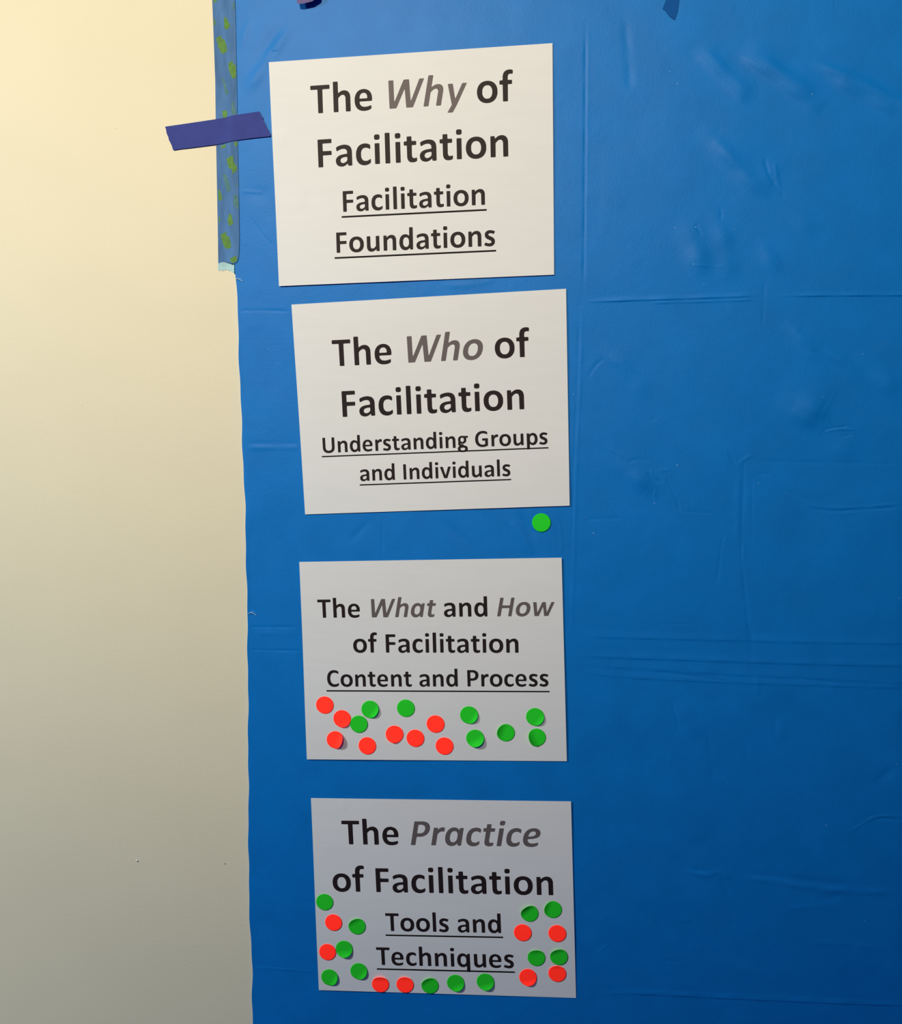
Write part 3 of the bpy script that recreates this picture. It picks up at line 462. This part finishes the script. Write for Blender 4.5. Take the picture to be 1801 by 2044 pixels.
def field(step, seed):
    """Smooth random field over the sheet, one knot every `step` metres."""
    r = np.random.default_rng(seed)
    nx, nz = int(2.6 / step) + 4, int(2.0 / step) + 4
    g = r.standard_normal((nz, nx))
    fx = (GX + 0.6) / step
    fz = (GZ - 0.3) / step
    ix, iz = np.floor(fx).astype(int), np.floor(fz).astype(int)
    tx, tz = fx - ix, fz - iz
    tx = tx * tx * tx * (tx * (tx * 6 - 15) + 10)
    tz = tz * tz * tz * (tz * (tz * 6 - 15) + 10)
    ix, iz = np.clip(ix, 0, nx - 2), np.clip(iz, 0, nz - 2)
    return ((g[iz, ix] * (1 - tx) + g[iz, ix + 1] * tx) * (1 - tz)
            + (g[iz + 1, ix] * (1 - tx) + g[iz + 1, ix + 1] * tx) * tz)


H = 0.00022 * field(0.11, 1) + 0.00012 * field(0.045, 2) + 0.00005 * field(0.018, 3) + 0.000018 * field(0.007, 4)


def crease(kind, w, amp, pts):
    amp = amp * 1e-3 * CREASE_GAIN * (2.4 if w > 0.0075 else 1.7 if w > 0.0038 else 1.0)
    w = max(0.0007, 0.7 * w) if w < 0.0026 else w
    p = np.array(pts)
    # round the corners of the line
    q = [p[0]]
    for a, b, c in zip(p[:-2], p[1:-1], p[2:]):
        for t in (0.0, 0.5, 1.0):
            s = (a + b) / 2 * (1 - t) ** 2 + 2 * b * t * (1 - t) + (b + c) / 2 * t * t
            q.append(s)
    q.append(p[-1])
    p = np.array(q)
    pad = 6 * w
    j0, j1 = np.searchsorted(zs, [p[:, 1].min() - pad, p[:, 1].max() + pad])
    if j1 <= j0:
        return
    sub = GX[j0:j1]
    i0 = max(0, int(np.searchsorted(sub[:, :].min(0), p[:, 0].min() - pad)) - 12)
    i1 = min(len(ss), int(np.searchsorted(sub[:, :].max(0), p[:, 0].max() + pad)) + 12)
    X, Z = GX[j0:j1, i0:i1], GZ[j0:j1, i0:i1]
    seg = np.hypot(*np.diff(p, axis=0).T)
    L = seg.sum()
    best = np.full(X.shape, 1e9)
    sgn = np.zeros(X.shape)
    par = np.zeros(X.shape)
    acc = 0.0
    for a, b, l in zip(p[:-1], p[1:], seg):
        if l < 1e-9:
            continue
        d = (b - a) / l
        t = np.clip((X - a[0]) * d[0] + (Z - a[1]) * d[1], 0, l)
        dist = np.hypot(X - a[0] - d[0] * t, Z - a[1] - d[1] * t)
        m_ = dist < best
        best = np.where(m_, dist, best)
        sgn = np.where(m_, (X - a[0]) * -d[1] + (Z - a[1]) * d[0], sgn)
        par = np.where(m_, (acc + t) / L, par)
        acc += l
    taper = np.clip(np.minimum(par, 1 - par) / min(0.5, max(0.16, 3.5 * w / L)), 0, 1)
    taper = taper * taper * (3 - 2 * taper)
    taper = taper * (0.85 + 0.25 * np.sin(par * L * 160 + w * 1e5))
    if kind == 'D':                       # a lopsided ridge: steep below, easing off above
        sd = np.where(best < 1e8, -np.sign(sgn) * best, best)
        prof = amp * np.where(sd > 0, np.exp(-(sd / w) ** 2), np.exp(-(sd / (3.2 * w)) ** 2))
    else:
        prof = amp * np.exp(-(best / w) ** 2)
    H[j0:j1, i0:i1] += prof * taper


CREASE_GAIN = 0.75
for c_ in CREASES:
    crease(*c_)
H = np.clip(H, -0.0020, 0.0030)
for tl, tr, br, bl in SHEETS:             # pressed flat behind the printed sheets
    under = ((GX > min(tl[0], bl[0]) - 0.002) & (GX < max(tr[0], br[0]) + 0.002)
             & (GZ > min(bl[1], br[1]) - 0.002) & (GZ < max(tl[1], tr[1]) + 0.002))
    H = np.where(under, np.clip(H, -0.0008, 0.0007), H)
# the free left edge lies flat against the wall
H *= np.clip(ss / 0.004, 0.15, 1)[None, :]
NZ, NX = GX.shape
co = np.stack([GX, -(TARP_Y + H), GZ], -1).reshape(-1, 3)
skirt = np.stack([edge_x, np.full(NZ, -0.0003), zs], -1)
co = np.vstack([co, skirt])
idx = np.arange(NZ * NX).reshape(NZ, NX)
quads = np.stack([idx[:-1, :-1], idx[:-1, 1:], idx[1:, 1:], idx[1:, :-1]], -1).reshape(-1, 4)
sk = NZ * NX + np.arange(NZ)
quads = np.vstack([quads, np.stack([sk[:-1], idx[:-1, 0], idx[1:, 0], sk[1:]], -1)])
fl_v, fl_f, fl_m = [], [], []
for n_, (q, r) in enumerate([(q, None) for q in GLINT_BUMPS] + [(q, 1) for q in DARK_SPECKS]):
    jz = int(np.argmin(abs(zs - q[1])))
    ix = int(np.argmin(abs(GX[jz] - q[0])))
    rad = 0.0007 + 0.0007 * rng.random() if r is None else 0.0007
    v, f = dome(q[0], q[1], -(TARP_Y + H[jz, ix]) + 0.0003, rad, rad * 0.4 if r is None else 0.0004, 8)
    base = len(co) + len(fl_v)
    fl_v += v
    fl_f += [tuple(base + i for i in t) for t in f]
    fl_m += [1 if r is None else 2] * len(f)
co = np.vstack([co, np.array(fl_v)])
nq, tri = len(quads), fl_f
sizes = np.concatenate([np.full(nq, 4), [len(t) for t in tri]]).astype(np.int32)
loops = np.concatenate([quads.ravel(), np.array([i for t in tri for i in t])]).astype(np.int32)
me = bpy.data.meshes.new('plastic_sheeting')
me.vertices.add(len(co))
me.vertices.foreach_set('co', co.astype(np.float32).ravel())
me.loops.add(len(loops))
me.loops.foreach_set('vertex_index', loops)
me.polygons.add(len(sizes))
me.polygons.foreach_set('loop_start', np.concatenate([[0], np.cumsum(sizes)[:-1]]).astype(np.int32))
me.polygons.foreach_set('material_index', np.array([0] * nq + fl_m, np.int32))
me.polygons.foreach_set('use_smooth', np.ones(len(sizes), bool))
for mt in (M_TARP, M_GLINT, M_DARK):
    me.materials.append(mt)
me.update(calc_edges=True)
me.validate()
tarp = bpy.data.objects.new('plastic_sheeting', me)
C.objects.link(tarp)
recentre(tarp, (0.3, -TARP_Y, 1.2))
tag(tarp, 'large creased blue plastic sheeting hung over the cream wall', 'plastic sheet')


def tarp_h(x, z):
    """Height of the sheeting off the wall; zero left of its edge."""
    jz = int(np.clip(np.searchsorted(zs, z), 0, NZ - 1))
    if x < edge_x[jz]:
        return 0.0
    ix = int(np.clip(np.searchsorted(GX[jz], x), 0, NX - 1))
    return TARP_Y + H[jz, ix]


# ------------------------------------------------------------------ tapes
def inside(poly, x, z):
    c = False
    n = len(poly)
    for i in range(n):
        (x1, z1), (x2, z2) = poly[i], poly[(i + 1) % n]
        if (z1 > z) != (z2 > z) and x < (x2 - x1) * (z - z1) / (z2 - z1) + x1:
            c = not c
    return c


def tape_mesh(name, poly, height, thick, mat, cell=0.004, parent=None):
    """A strip of tape cut to an outline, laid over whatever is beneath it."""
    bm = bmesh.new()
    vs = [bm.verts.new((x, 0, z)) for x, z in poly]
    bm.faces.new(vs)
    xs_ = [p[0] for p in poly]
    zs_ = [p[1] for p in poly]
    for axis, lo, hi in ((0, min(xs_), max(xs_)), (2, min(zs_), max(zs_))):
        n = max(1, int((hi - lo) / cell))
        for k in range(1, n):
            no = Vector((0, 0, 0))
            no[axis] = 1
            pco = Vector((0, 0, 0))
            pco[axis] = lo + (hi - lo) * k / n
            bmesh.ops.bisect_plane(bm, geom=bm.verts[:] + bm.edges[:] + bm.faces[:], plane_co=pco, plane_no=no,
                                   dist=1e-7)
    for v in bm.verts:
        v.co.y = -(height(v.co.x, v.co.z) + thick)
    bm.normal_update()
    if sum(f.normal.y for f in bm.faces) > 0:
        bmesh.ops.reverse_faces(bm, faces=bm.faces[:])
    top = bm.faces[:]
    ret = bmesh.ops.extrude_face_region(bm, geom=bm.faces[:])
    for g in ret['geom']:
        if isinstance(g, bmesh.types.BMVert):
            g.co.y -= 0.00012
    bmesh.ops.delete(bm, geom=[f for f in top if f.is_valid], context='FACES_ONLY')
    bmesh.ops.recalc_face_normals(bm, faces=bm.faces[:])
    me = bpy.data.meshes.new(name)
    bm.to_mesh(me)
    bm.free()
    me.materials.append(mat)
    o = bpy.data.objects.new(name, me)
    C.objects.link(o)
    if parent:
        o.parent = parent
    return o


def smooth_h(x, z, r=0.004):
    return max(tarp_h(x + dx, z + dz) for dx in (-r, -r / 2, 0, r / 2, r) for dz in (-r, 0, r))


strip_poly = TAPE_STRIP_L + TAPE_STRIP_B + TAPE_STRIP_R


def strip_h(x, z):
    """The tape bridges smoothly from the wall up onto the sheeting's edge."""
    e = float(np.interp(z, zs, edge_x))
    t = min(1.0, max(0.0, (x - e + 0.014) / 0.013))
    h = (TARP_Y + 0.0003) * t * t * (3 - 2 * t)
    return 0.0001 + (max(h, smooth_h(x, z, 0.002)) if x > e + 0.002 else h)



def thread(pts, r):
    """A thin frayed strand of plastic."""
    v, f, n = [], [], 6
    for i, p in enumerate(pts):
        for k in range(n):
            a = 2 * math.pi * k / n
            v.append((p[0], p[1] + r * math.cos(a), p[2] + r * math.sin(a)))
    for i in range(len(pts) - 1):
        f += [(i * n + k, i * n + (k + 1) % n, (i + 1) * n + (k + 1) % n, (i + 1) * n + k) for k in range(n)]
    o = add_mesh('frayed_thread', v, f, M_THREAD, tarp, smooth=True)
    o.matrix_parent_inverse = Matrix.Translation(-tarp.location)
    o['label'] = 'pale frayed strand'


for line in THREADS:
    thread([(x, -(tarp_h(x, z) + 0.0006), z) for x, z in line], 0.00035)

strip = tape_mesh('patterned_tape', strip_poly, strip_h, 0.0002, M_TAPE, 0.0016)
# the print on it belongs to the same strip
bm = bmesh.new()
bm.from_mesh(strip.data)
for slot, polys in ((1, BLOTCHES), (2, FAINT_BLOTCHES)):
    for poly in polys:
        ring = []
        for i, a in enumerate(poly):
            b = poly[(i + 1) % len(poly)]
            for t in (0.0, 0.33, 0.66):
                j = random.Random(i * 7 + int(t * 10))
                q = (a[0] + (b[0] - a[0]) * t + j.uniform(-0.0004, 0.0004),
                     a[1] + (b[1] - a[1]) * t + j.uniform(-0.0004, 0.0004))
                if inside(strip_poly, *q):
                    ring.append(q)
        if len(ring) < 3:
            continue
        tmp = tape_mesh('green_print', ring, strip_h, 0.00030, M_BLOTCH, 0.0016)
        n0 = len(bm.faces)
        bm.from_mesh(tmp.data)
        bm.faces.ensure_lookup_table()
        for f in bm.faces[n0:]:
            f.material_index = slot
        data = tmp.data
        bpy.data.objects.remove(tmp)
        bpy.data.meshes.remove(data)
bm.to_mesh(strip.data)
bm.free()
strip.data.materials.append(M_BLOTCH)
strip.data.materials.append(M_FAINT)
recentre(strip, (*[-0.357], -0.002, 1.74))
tag(strip, 'long vertical blue tape with green printed flecks along the sheeting edge', 'tape')

stub = tape_mesh('torn_tape_stub', TAPE_STUB, lambda x, z: smooth_h(x, z, 0.002), 0.0002, M_STUB, 0.002)
recentre(stub, (TAPE_STUB[0][0], -0.0015, TAPE_STUB[0][1]))
tag(stub, 'pale torn tape stub showing below the end of the patterned vertical tape', 'tape')

purple_h = lambda x, z: max(strip_h(x, z), smooth_h(x, z, 0.003)) + 0.00065
purple = tape_mesh('painters_tape', PURPLE_TAPE, purple_h, 0.0003, M_PURPLE, 0.003)
recentre(purple, (PURPLE_TAPE[0][0], -0.002, PURPLE_TAPE[0][1]))
tag(purple, 'indigo strip of painters tape slanting from bare wall across the patterned tape', 'tape')

za = max(z for x, z in SCRAP_A)
def scrap_h(x, z):
    t = min(1.0, max(0.0, (1.912 - z) / 0.026))
    return tarp_h(x, z) + 0.0004 + 0.0055 * t * t * (3 - 2 * t)


scrap = tape_mesh('tape_or_shadow_scrap', [(x + 0.0010, z - 0.0030) for x, z in SCRAP_A], scrap_h, 0.0002, M_MAUVE, 0.0015)
recentre(scrap, (SCRAP_A[0][0], -0.002, SCRAP_A[0][1]))
tag(scrap, 'small mauve tape end lifting off the sheeting at the top edge', 'tape')

flap_shadow = tape_mesh('tape_or_shadow_scrap', FLAP_SHADOW, lambda x, z: smooth_h(x, z, 0.003) + 0.0003, 0.0002, M_SHADOW, 0.003)  # flat patch painted as the cast shadow of an unseen tape flap
recentre(flap_shadow, (FLAP_SHADOW[0][0], -0.002, FLAP_SHADOW[0][1]))
tag(flap_shadow, 'dark blue pointed patch of painted shadow at the top, right of the first sheet', 'tape')

# ------------------------------------------------------------------ printed sheets
GLYPH = {}
for row in FONT.strip().split('\n'):
    key, advance, *outlines = row.split('|')
    GLYPH[key] = (int(advance), [[tuple(int(n) for n in p.split(',')) for p in o.split()] for o in outlines])
SHEET_Y = 0.0040
# corner lifts: (corner u, corner v, lift, reach)
LIFTS = [[(0, 1, 0.00, 0.16), (1, 1, 0.00, 0.2), (0, 0, 0.00, 0.2)],
         [(1, 0, 0.00, 0.2), (0, 1, 0.00, 0.2)],
         [(0, 0, 0.00, 0.2), (1, 1, 0.00, 0.2)],
         [(0, 1, 0.00, 0.2), (1, 1, 0.00, 0.2)]]
DENTS = [[(0.035, 0.335, 0.00025, 0.03), (0.09, 0.62, 0.00025, 0.04), (0.12, 0.60, -0.0002, 0.03)], [],
         [], [(0.12, 0.035, 0.0002, 0.02)]]


def sheet_y(k, u, v):
    y = SHEET_Y + 0.0005 * math.sin(2.6 * u + k) * math.sin(3.1 * v + 2 * k) + 0.0003 * math.sin(7 * v + k)
    for cu, cv, a, r in LIFTS[k]:
        d = math.hypot((u - cu) * 1.29, v - cv)
        if d < r:
            y += a * (1 - d / r) ** 2
    for cu, cv, a, r in DENTS[k]:
        d = math.hypot((u - cu) * 1.29, v - cv)
        y += a * math.exp(-(d / r) ** 2)
    return y


def sheet_uv(k, x, z):
    """Where on sheet k a point of the wall lies (0..1 across and down)."""
    tl, tr, br, bl = (np.array(p) for p in SHEETS[k])
    u, v = 0.5, 0.5
    for _ in range(8):
        p = (tl * (1 - u) + tr * u) * (1 - v) + (bl * (1 - u) + br * u) * v
        du = (tr - tl) * (1 - v) + (br - bl) * v
        dv = (bl - tl) * (1 - u) + (br - tr) * u
        s = np.linalg.solve(np.stack([du, dv], 1), np.array([x, z]) - p)
        u, v = u + s[0], v + s[1]
    return u, v


def on_sheet(k, x, z):
    return sheet_y(k, *sheet_uv(k, x, z))


def make_sheet(k, name, label):
    nu, nv = 56, 44
    tl, tr, br, bl = (np.array(p) for p in SHEETS[k])
    verts, faces = [], []
    for side in (0, 1):
        for j in range(nv + 1):
            for i in range(nu + 1):
                u, v = i / nu, j / nv
                p = (tl * (1 - u) + tr * u) * (1 - v) + (bl * (1 - u) + br * u) * v
                verts.append((p[0], -sheet_y(k, u, v) + 0.00018 * side, p[1]))
    n = (nu + 1) * (nv + 1)
    at = lambda i, j: j * (nu + 1) + i
    for j in range(nv):
        for i in range(nu):
            a, b, c, d = at(i, j), at(i + 1, j), at(i + 1, j + 1), at(i, j + 1)
            faces.append((a, d, c, b))
            faces.append((n + a, n + b, n + c, n + d))
    rim = [at(i, 0) for i in range(nu + 1)] + [at(nu, j) for j in range(1, nv + 1)] + \
          [at(i, nv) for i in range(nu - 1, -1, -1)] + [at(0, j) for j in range(nv - 1, 0, -1)]
    for a, b in zip(rim, rim[1:] + rim[:1]):
        faces.append((a, b, n + b, n + a))
    o = add_mesh(name, verts, faces, M_PAPER, smooth=False)
    recentre(o, (float((bl[0] + br[0]) / 2), -SHEET_Y, float((bl[1] + br[1]) / 2)))
    return tag(o, label, 'sign', 'printed heading sheets on the blue sheeting')


def text_mesh(name, k, parent, chars, x0, z0, ang, em, mat):
    """Printed letters: filled outlines lying on the paper."""
    ca, sa = math.cos(math.radians(ang)), math.sin(math.radians(ang))
    verts, faces = [], []
    for key, pen in chars:
        outs = GLYPH[key][1]
        area = lambda o: sum(a[0] * b[1] - b[0] * a[1] for a, b in zip(o, o[1:] + o[:1])) / 2
        big = max(outs, key=lambda o: abs(area(o)))
        sgn = area(big) > 0
        solids = [o for o in outs if (area(o) > 0) == sgn]
        holes = [o for o in outs if (area(o) > 0) != sgn]
        for s in solids:
            hs = [h for h in holes if inside(s, *h[0])]
            loopsv = [[Vector((x, y, 0)) for x, y in o] for o in [s] + hs]
            flat = [p for o in loopsv for p in o]
            base = len(verts)
            for p in flat:
                lx, ly = (pen + p.x) * em / 1000, p.y * em / 1000
                x, z = x0 + ca * lx - sa * ly, z0 + sa * lx + ca * ly
                verts.append((x, -(on_sheet(k, x, z) + 0.00009), z))
            for t in tessellate_polygon(loopsv):
                a, b, c = (verts[base + i] for i in t)
                cr = (b[0] - a[0]) * (c[2] - a[2]) - (b[2] - a[2]) * (c[0] - a[0])
                if abs(cr) < 1e-14:
                    continue
                faces.append(tuple(base + i for i in (t if cr > 0 else t[::-1])))
    o = add_mesh(name, verts, faces, mat, parent)
    o.matrix_parent_inverse = Matrix.Translation(-parent.location)
    return o


def underline(k, parent, x0, z0, ang, em, ul):
    ca, sa = math.cos(math.radians(ang)), math.sin(math.radians(ang))
    a0, a1, y0, y1 = ul
    th = 0.026 * em
    verts, faces = [], []
    n = 40
    for i in range(n + 1):
        t = i / n
        for s in (-th, th):
            lx, ly = a0 + (a1 - a0) * t, y0 + (y1 - y0) * t + s
            x, z = x0 + ca * lx - sa * ly, z0 + sa * lx + ca * ly
            verts.append((x, -(on_sheet(k, x, z) + 0.00011), z))
    for i in range(n):
        faces.append((2 * i, 2 * i + 2, 2 * i + 3, 2 * i + 1))
    o = add_mesh('underline', verts, faces, M_RULE, parent)
    o.matrix_parent_inverse = Matrix.Translation(-parent.location)


SHEET_LABELS = ['topmost white sheet reading The Why of Facilitation, Facilitation Foundations',
                'second white sheet from the top, The Who of Facilitation, Understanding Groups and Individuals',
                'third white sheet from the top, The What and How of Facilitation, with sixteen dots',
                'lowest white sheet, The Practice of Facilitation, Tools and Techniques, with twenty dots']
sheets = [make_sheet(k, 'printed_sheet', SHEET_LABELS[k]) for k in range(4)]
for k, text, x0, z0, ang, em, ul in LINES:
    pen, italic, plain, slanted = 0, False, [], []
    for ch in text:
        if ch == '_':
            italic = not italic
        elif ch == ' ':
            if slanted and not italic:
                pass
            pen += 226
        else:
            key = 'i' + ch if italic else ch
            (slanted if italic else plain).append((key, pen, ch))
            pen += GLYPH[key][0]
    part = 'subheading_text' if ul else 'heading_text'
    runs, last = [], None
    for a, b, _ in plain:                 # an italic word in the middle splits the black text in two
        if last is None or b - last > 700:
            runs.append([])
        runs[-1].append((a, b))
        last = b + GLYPH[a][0]
    for run in runs:
        text_mesh(part, k, sheets[k], run, x0, z0, ang, em, M_INK)
    if slanted:
        # one part for each grey italic word
        words, last = [], None
        for a, b, c in slanted:
            if last is None or b - last > 0.5:
                words.append([])
            words[-1].append((a, b))
            last = b + GLYPH[a][0]
        for w in words:
            t = text_mesh('italic_word', k, sheets[k], w, x0, z0, ang, em, M_GREY)
            t['label'] = 'grey italic word ' + ''.join(a[1:] for a, _ in w)
    if ul:
        underline(k, sheets[k], x0, z0, ang, em, ul)

# ------------------------------------------------------------------ dot stickers
DOT_R = 0.0095


def make_dot(x, z, base, mat, label, group, deg=None, lift=0.0, ease=0.0):
    """A round paper sticker; from `ease` (fraction of the radius) outward along `deg` it peels up by `lift` radians."""
    rings, seg = 12, 56
    ux, uz = (math.cos(math.radians(deg)), math.sin(math.radians(deg))) if deg is not None else (1, 0)
    wob = random.Random(int((x * 7 + z * 13) * 1e4))
    ph = wob.uniform(0, 6.28)
    pts = [(0.0, 0.0)]
    for r in range(1, rings + 1):
        for s in range(seg):
            a = 2 * math.pi * s / seg
            rr = DOT_R * r / rings * (1 + 0.006 * math.sin(2 * a + ph))
            pts.append((rr * math.cos(a), rr * math.sin(a)))
    top, bot = [], []
    t0 = ease * DOT_R
    rad = (DOT_R - t0) / lift if lift else 1
    for px, pz in pts:
        h, ny, nt = 0.0, 1.0, 0.0
        t = px * ux + pz * uz
        if lift and t > t0:
            ang = (t - t0) / rad
            t2 = t0 + rad * math.sin(ang)
            h = rad * (1 - math.cos(ang))
            px, pz = px + ux * (t2 - t), pz + uz * (t2 - t)
            ny, nt = math.cos(ang), -math.sin(ang)
        y = base(x + px, z + pz)
        bot.append((px, -(y + h + 0.00025), pz))
        top.append((px + ux * nt * 0.00014, -(y + h + 0.00025 + ny * 0.00014), pz + uz * nt * 0.00014))
    n = len(pts)
    faces = []
    for off, flip in ((0, False), (n, True)):
        fs = [(0, 1 + s, 1 + (s + 1) % seg) for s in range(seg)]
        for r in range(rings - 1):
            a, b = 1 + r * seg, 1 + (r + 1) * seg
            fs += [(a + s, b + s, b + (s + 1) % seg, a + (s + 1) % seg) for s in range(seg)]
        faces += [tuple(off + i for i in (f[::-1] if flip else f)) for f in fs]
    e = 1 + (rings - 1) * seg
    faces += [(e + s, n + e + s, n + e + (s + 1) % seg, e + (s + 1) % seg) for s in range(seg)]
    y0 = base(x, z)
    verts = [(a, b + y0, c) for a, b, c in top + bot]
    o = add_mesh('dot_sticker', verts, faces, mat, smooth=True)
    o.location = (x, -y0, z)
    return tag(o, label, 'sticker', group)


W_, P_ = 'What and How sheet', 'Practice sheet'
DOTS = [
    (2, RED_C, M_RED, 'red dots on the third sheet', [
        ('flat red dot at upper left, just under the C of Content underline', None, 0, 0),
        ('red dot touching the left side of a green dot, below Content', -60, 0.45, 0.35),
        ('red dot with its right side bent up, lower left of What and How sheet', -22, 1.05, 0.05),
        ('flat red dot lowest below the word Content, right of the bent red dot', None, 0, 0),
        ('left one of two red dots nearly side by side below the end of Content', -115, 0.50, 0.2),
        ('right one of two red dots nearly side by side below the end of Content', None, 0, 0),
        ('upper red dot of the right-hand red pair, below the word and', None, 0, 0),
        ('lowest red dot of the right-hand red pair, left of a green dot', None, 0, 0)]),
    (2, GREEN_C, M_GREEN, 'green dots on the third sheet', [
        ('green dot left of centre, right under the middle of the word Content', -35, 0.75, 0.25),
        ('green dot wedged between a red dot and a higher green dot, below Content', None, 0, 0),
        ('flat green dot alone right under the final t of Content underline', None, 0, 0),
        ('green dot with curled rim under the P of Process, above another green dot', -35, 0.70, 0.35),
        ('green dot with raised lower edge, second below the P of Process', -60, 0.85, 0.0),
        ('green dot with raised left rim, alone under the middle of Process', 160, 0.54, 0.0),
        ('upper green dot of the vertical pair below the end of Process', -40, 0.60, 0.3),
        ('lower green dot of the vertical pair below the end of Process', 205, 0.95, -0.1)]),
    (3, RED_D, M_RED, 'red dots on the lowest sheet', [
        ('red dot left of Tools, just below the topmost left green dot', None, 0, 0),
        ('red dot at the left edge, left of Techniques, touching a green dot', None, 0, 0),
        ('left one of two red dots along the bottom edge of the lowest sheet', 95, 0.47, 0.3),
        ('right one of two red dots along the bottom edge of the lowest sheet', 95, 0.29, 0.4),
        ('red dot just to the right of the words Tools and', None, 0, 0),
        ('upper red dot at the right edge, below the topmost right green dot', None, 0, 0),
        ('red dot just beyond the right end of the Techniques underline', -70, 0.50, 0.3),
        ('lower red dot at the right edge, touching a green dot above it', 95, 0.32, 0.4)]),
    (3, GREEN_D, M_GREEN, 'green dots on the lowest sheet', [
        ('topmost green dot at the left edge of the lowest sheet, below the word of', None, 0, 0),
        ('green dot close to the left of the T of Tools', 125, 0.50, 0.2),
        ('green dot touching the right side of a red dot, left of Techniques', -75, 0.70, 0.1),
        ('green dot in the lower left corner of the lowest sheet', -30, 0.60, 0.3),
        ('green dot just before the left end of the Techniques underline', -40, 0.60, 0.3),
        ('first of three green dots below Techniques, overhanging the bottom edge', 125, 0.54, 0.2),
        ('middle one of three green dots below Techniques', -60, 0.60, 0.25),
        ('last of three green dots below Techniques, rightmost on the bottom edge', -70, 0.65, 0.2),
        ('green dot with curled upper left rim, above right of the words Tools and', 130, 0.68, 0.0),
        ('topmost green dot near the right edge of the lowest sheet', 165, 0.50, 0.2),
        ('left one of two green dots side by side, right of Techniques', 100, 0.47, 0.3),
        ('right one of two green dots side by side, on top of a red dot', 115, 0.54, 0.2)]),
]
for k, spots, mat, group, rows in DOTS:
    for (x, z), (label, deg, lift, ease) in zip(spots, rows):
        raise_ = 0.0002 if 'on top' in label or 'wedged' in label else 0.0
        make_dot(x, z, lambda a, b, k=k, r=raise_: on_sheet(k, a, b) + r, mat, label, group, deg, lift, ease)
x, z = GREEN_TARP[0]
make_dot(x, z, lambda a, b: tarp_h(x, z) + 0.0004, M_GREEN,
         'lone bright green dot on the blue sheeting below the second sheet', None)
